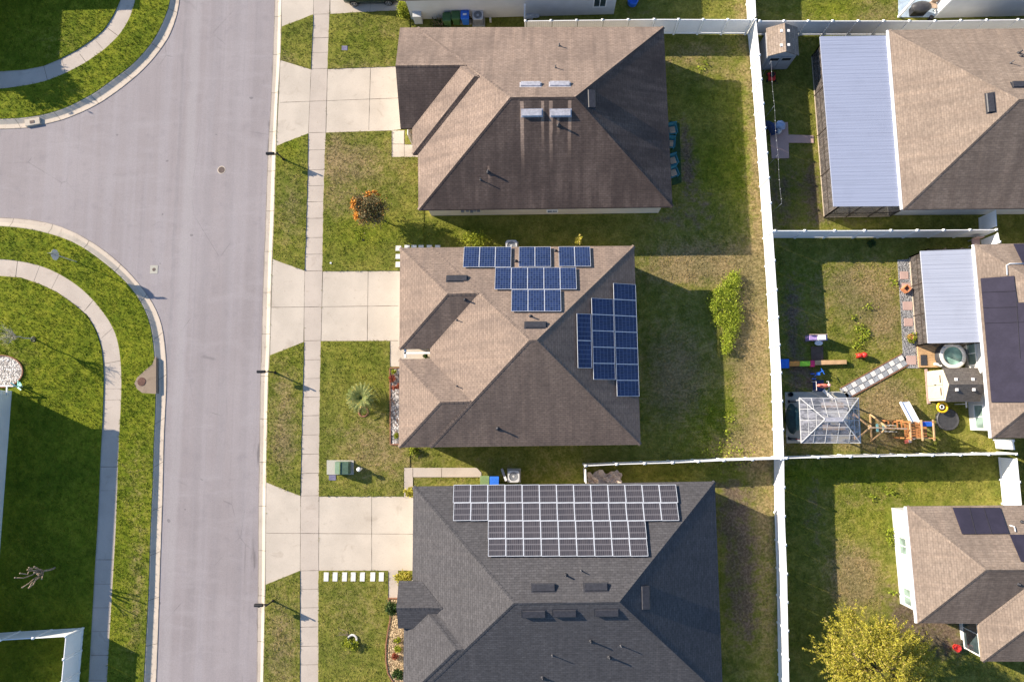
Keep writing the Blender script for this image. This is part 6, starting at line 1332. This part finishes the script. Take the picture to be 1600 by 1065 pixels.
x, y = P(1503, 631, .8); tag(MB().box((x, y, .65), (.06, .06, 1.3)).box((x, y, 1.28), (.08, .5, .05)).build('post', M['lgrey'], None, loc=(x, y, 0)), 'grey post between the black trampoline and the house wall', 'post')
x, y = P(1527, 377.5, .6); o = thing('garden_chair', 'faded pink chair at the end of the fence by the right edge house', 'chair', (x, y, 0)); MB().box((x, y, .45), (.55, .5, .08)).build('seat', M['pinkp'], o, bevel=.02); MB().box((x, y+.25, .75), (.55, .06, .5)).build('backrest', M['pinkp'], o); mb = MB(); [mb.box((x+a*.22, y+b*.2, .2), (.05, .05, .42)) for a in (-1, 1) for b in (-1, 1)]; mb.build('legs', M['grey'], o)
x, y = P(1496, 1012, .2); tag(MB().lathe((x, y, 0), [(.2, 0), (.25, .28), (.2, .3), (.001, .2)], 14).build('plant_pot', M['red'], None, loc=(x, y, 0)), 'faded red pot on bare soil beside the lower right house', 'plant pot')

# ------------------------------------------------------------------ grass blades
def inside(pts, poly):
    x, y = pts[:, 0], pts[:, 1]; r = np.zeros(len(pts), bool); j = len(poly)-1
    for i in range(len(poly)):
        xi, yi = poly[i][:2]; xj, yj = poly[j][:2]
        if yi != yj: r ^= ((yi > y) != (yj > y)) & (x < (xj-xi)*(y-yi)/(yj-yi)+xi)
        j = i
    return r
def vnoise(p, s, seed):
    g = np.random.default_rng(seed); T = g.uniform(0, 1, (64, 64)); q = p*s; i = np.floor(q).astype(int); f = q-i; f = f*f*(3-2*f)
    a = T[i[:, 0] % 64, i[:, 1] % 64]; b = T[(i[:, 0]+1) % 64, i[:, 1] % 64]; c = T[i[:, 0] % 64, (i[:, 1]+1) % 64]; d = T[(i[:, 0]+1) % 64, (i[:, 1]+1) % 64]
    return (a*(1-f[:, 0])+b*f[:, 0])*(1-f[:, 1])+(c*(1-f[:, 0])+d*f[:, 0])*f[:, 1]
def grass(dens=46):
    g = np.random.default_rng(5); x0, x1, y0, y1 = -44, 40, -21, 35; n = int((x1-x0)*(y1-y0)*dens); p = np.c_[g.uniform(x0, x1, n), g.uniform(y0, y1, n)]
    z = np.full(n, np.nan)
    z[inside(p, GE_poly)] = -.03; z[inside(p, GN_poly)] = -.03; z[inside(p, GS_poly)] = -.03
    for q in EXC: z[inside(p, q)] = np.nan
    for q, zz in zip(RAISED, RZ): 
        m = inside(p, q); z[m] = zz
    for q in EXC[12:]: z[inside(p, q)] = np.nan
    k = ~np.isnan(z); p, z = p[k], z[k]; t = tone(p)
    keep = g.uniform(0, 1, len(p)) > .75*t[:, 2]-.1; p, z, t = p[keep], z[keep], t[keep]; n = len(p)
    hgt = .04+.045*vnoise(p, 2.6, 1)**1.3+.03*t[:, 1]; hgt *= (1-.35*t[:, 2])*g.uniform(.7, 1.3, n); nb = 5
    a = g.uniform(0, 2*math.pi, (n, nb)); lean = g.uniform(.3, 1.3, (n, nb))*hgt[:, None]; w_ = g.uniform(.010, .020, (n, nb)); bx = p[:, 0, None]+g.normal(size=(n, nb))*.035; by = p[:, 1, None]+g.normal(size=(n, nb))*.035
    ca, sa = np.cos(a), np.sin(a); zz = np.repeat(z[:, None], nb, 1)
    A = np.stack([bx-sa*w_, by+ca*w_, zz], -1); B = np.stack([bx+sa*w_, by-ca*w_, zz], -1); T = np.stack([bx+ca*lean, by+sa*lean, zz+hgt[:, None]*g.uniform(.6, 1.1, (n, nb))], -1)
    co = np.stack([A, B, T], 2).reshape(-1, 3).astype(np.float32); m = n*nb
    me = bpy.data.meshes.new('grass'); me.vertices.add(3*m); me.loops.add(3*m); me.polygons.add(m); me.vertices.foreach_set('co', co.ravel()); me.loops.foreach_set('vertex_index', np.arange(3*m, dtype=np.int32)); me.polygons.foreach_set('loop_start', np.arange(0, 3*m, 3, dtype=np.int32)); me.polygons.foreach_set('loop_total', np.full(m, 3, dtype=np.int32))
    buf = np.ones((3*m, 4), np.float32); buf[:, :3] = np.repeat(t, 3*nb, 0); me.color_attributes.new('tone', 'FLOAT_COLOR', 'POINT').data.foreach_set('color', buf.ravel())
    me.attributes.new('rnd', 'FLOAT', 'POINT').data.foreach_set('value', np.repeat(g.uniform(0, 1, m), 3).astype(np.float32))
    me.materials.append(M['blade']); me.update(); o = bpy.data.objects.new('grass', me); COL.objects.link(o); tag(o, 'short mown grass on all the lawns and back yards', None, None, 'stuff'); print('blades', m)
grass()
# small bright weeds scattered in the yards
g = np.random.default_rng(9); pts = []
for a, b, r_, n_ in ((1345,515,8,90),(1352,522,6,70),(1340,540,7,60),(1333,497,4,30),(1395,440,8,60),(1360,480,6,30),(1390,768,6,50),(1362,775,5,30),(1345,530,6,50),(1388,830,5,80),(1390,845,5,60),(1395,925,4,30),(735,372,6,10),(1125,708,22,160),(1155,712,16,120),(1140,655,5,40),(1137,675,4,30),(1110,640,4,20),(560,370,5,30),(650,705,6,50),(700,590,1,1),(1100,100,8,40),(1095,108,6,30)):
    c = P(a, b); pts.append(np.c_[c[0]+g.normal(size=n_)*r_*.03, c[1]+g.normal(size=n_)*r_*.025, g.uniform(.02, .16, n_)])
o = leaves('weeds', np.vstack(pts), .045, M['leafg'], None, seed=40); tag(o, 'scattered bright leafy weeds in the back yards', None, None, 'stuff')
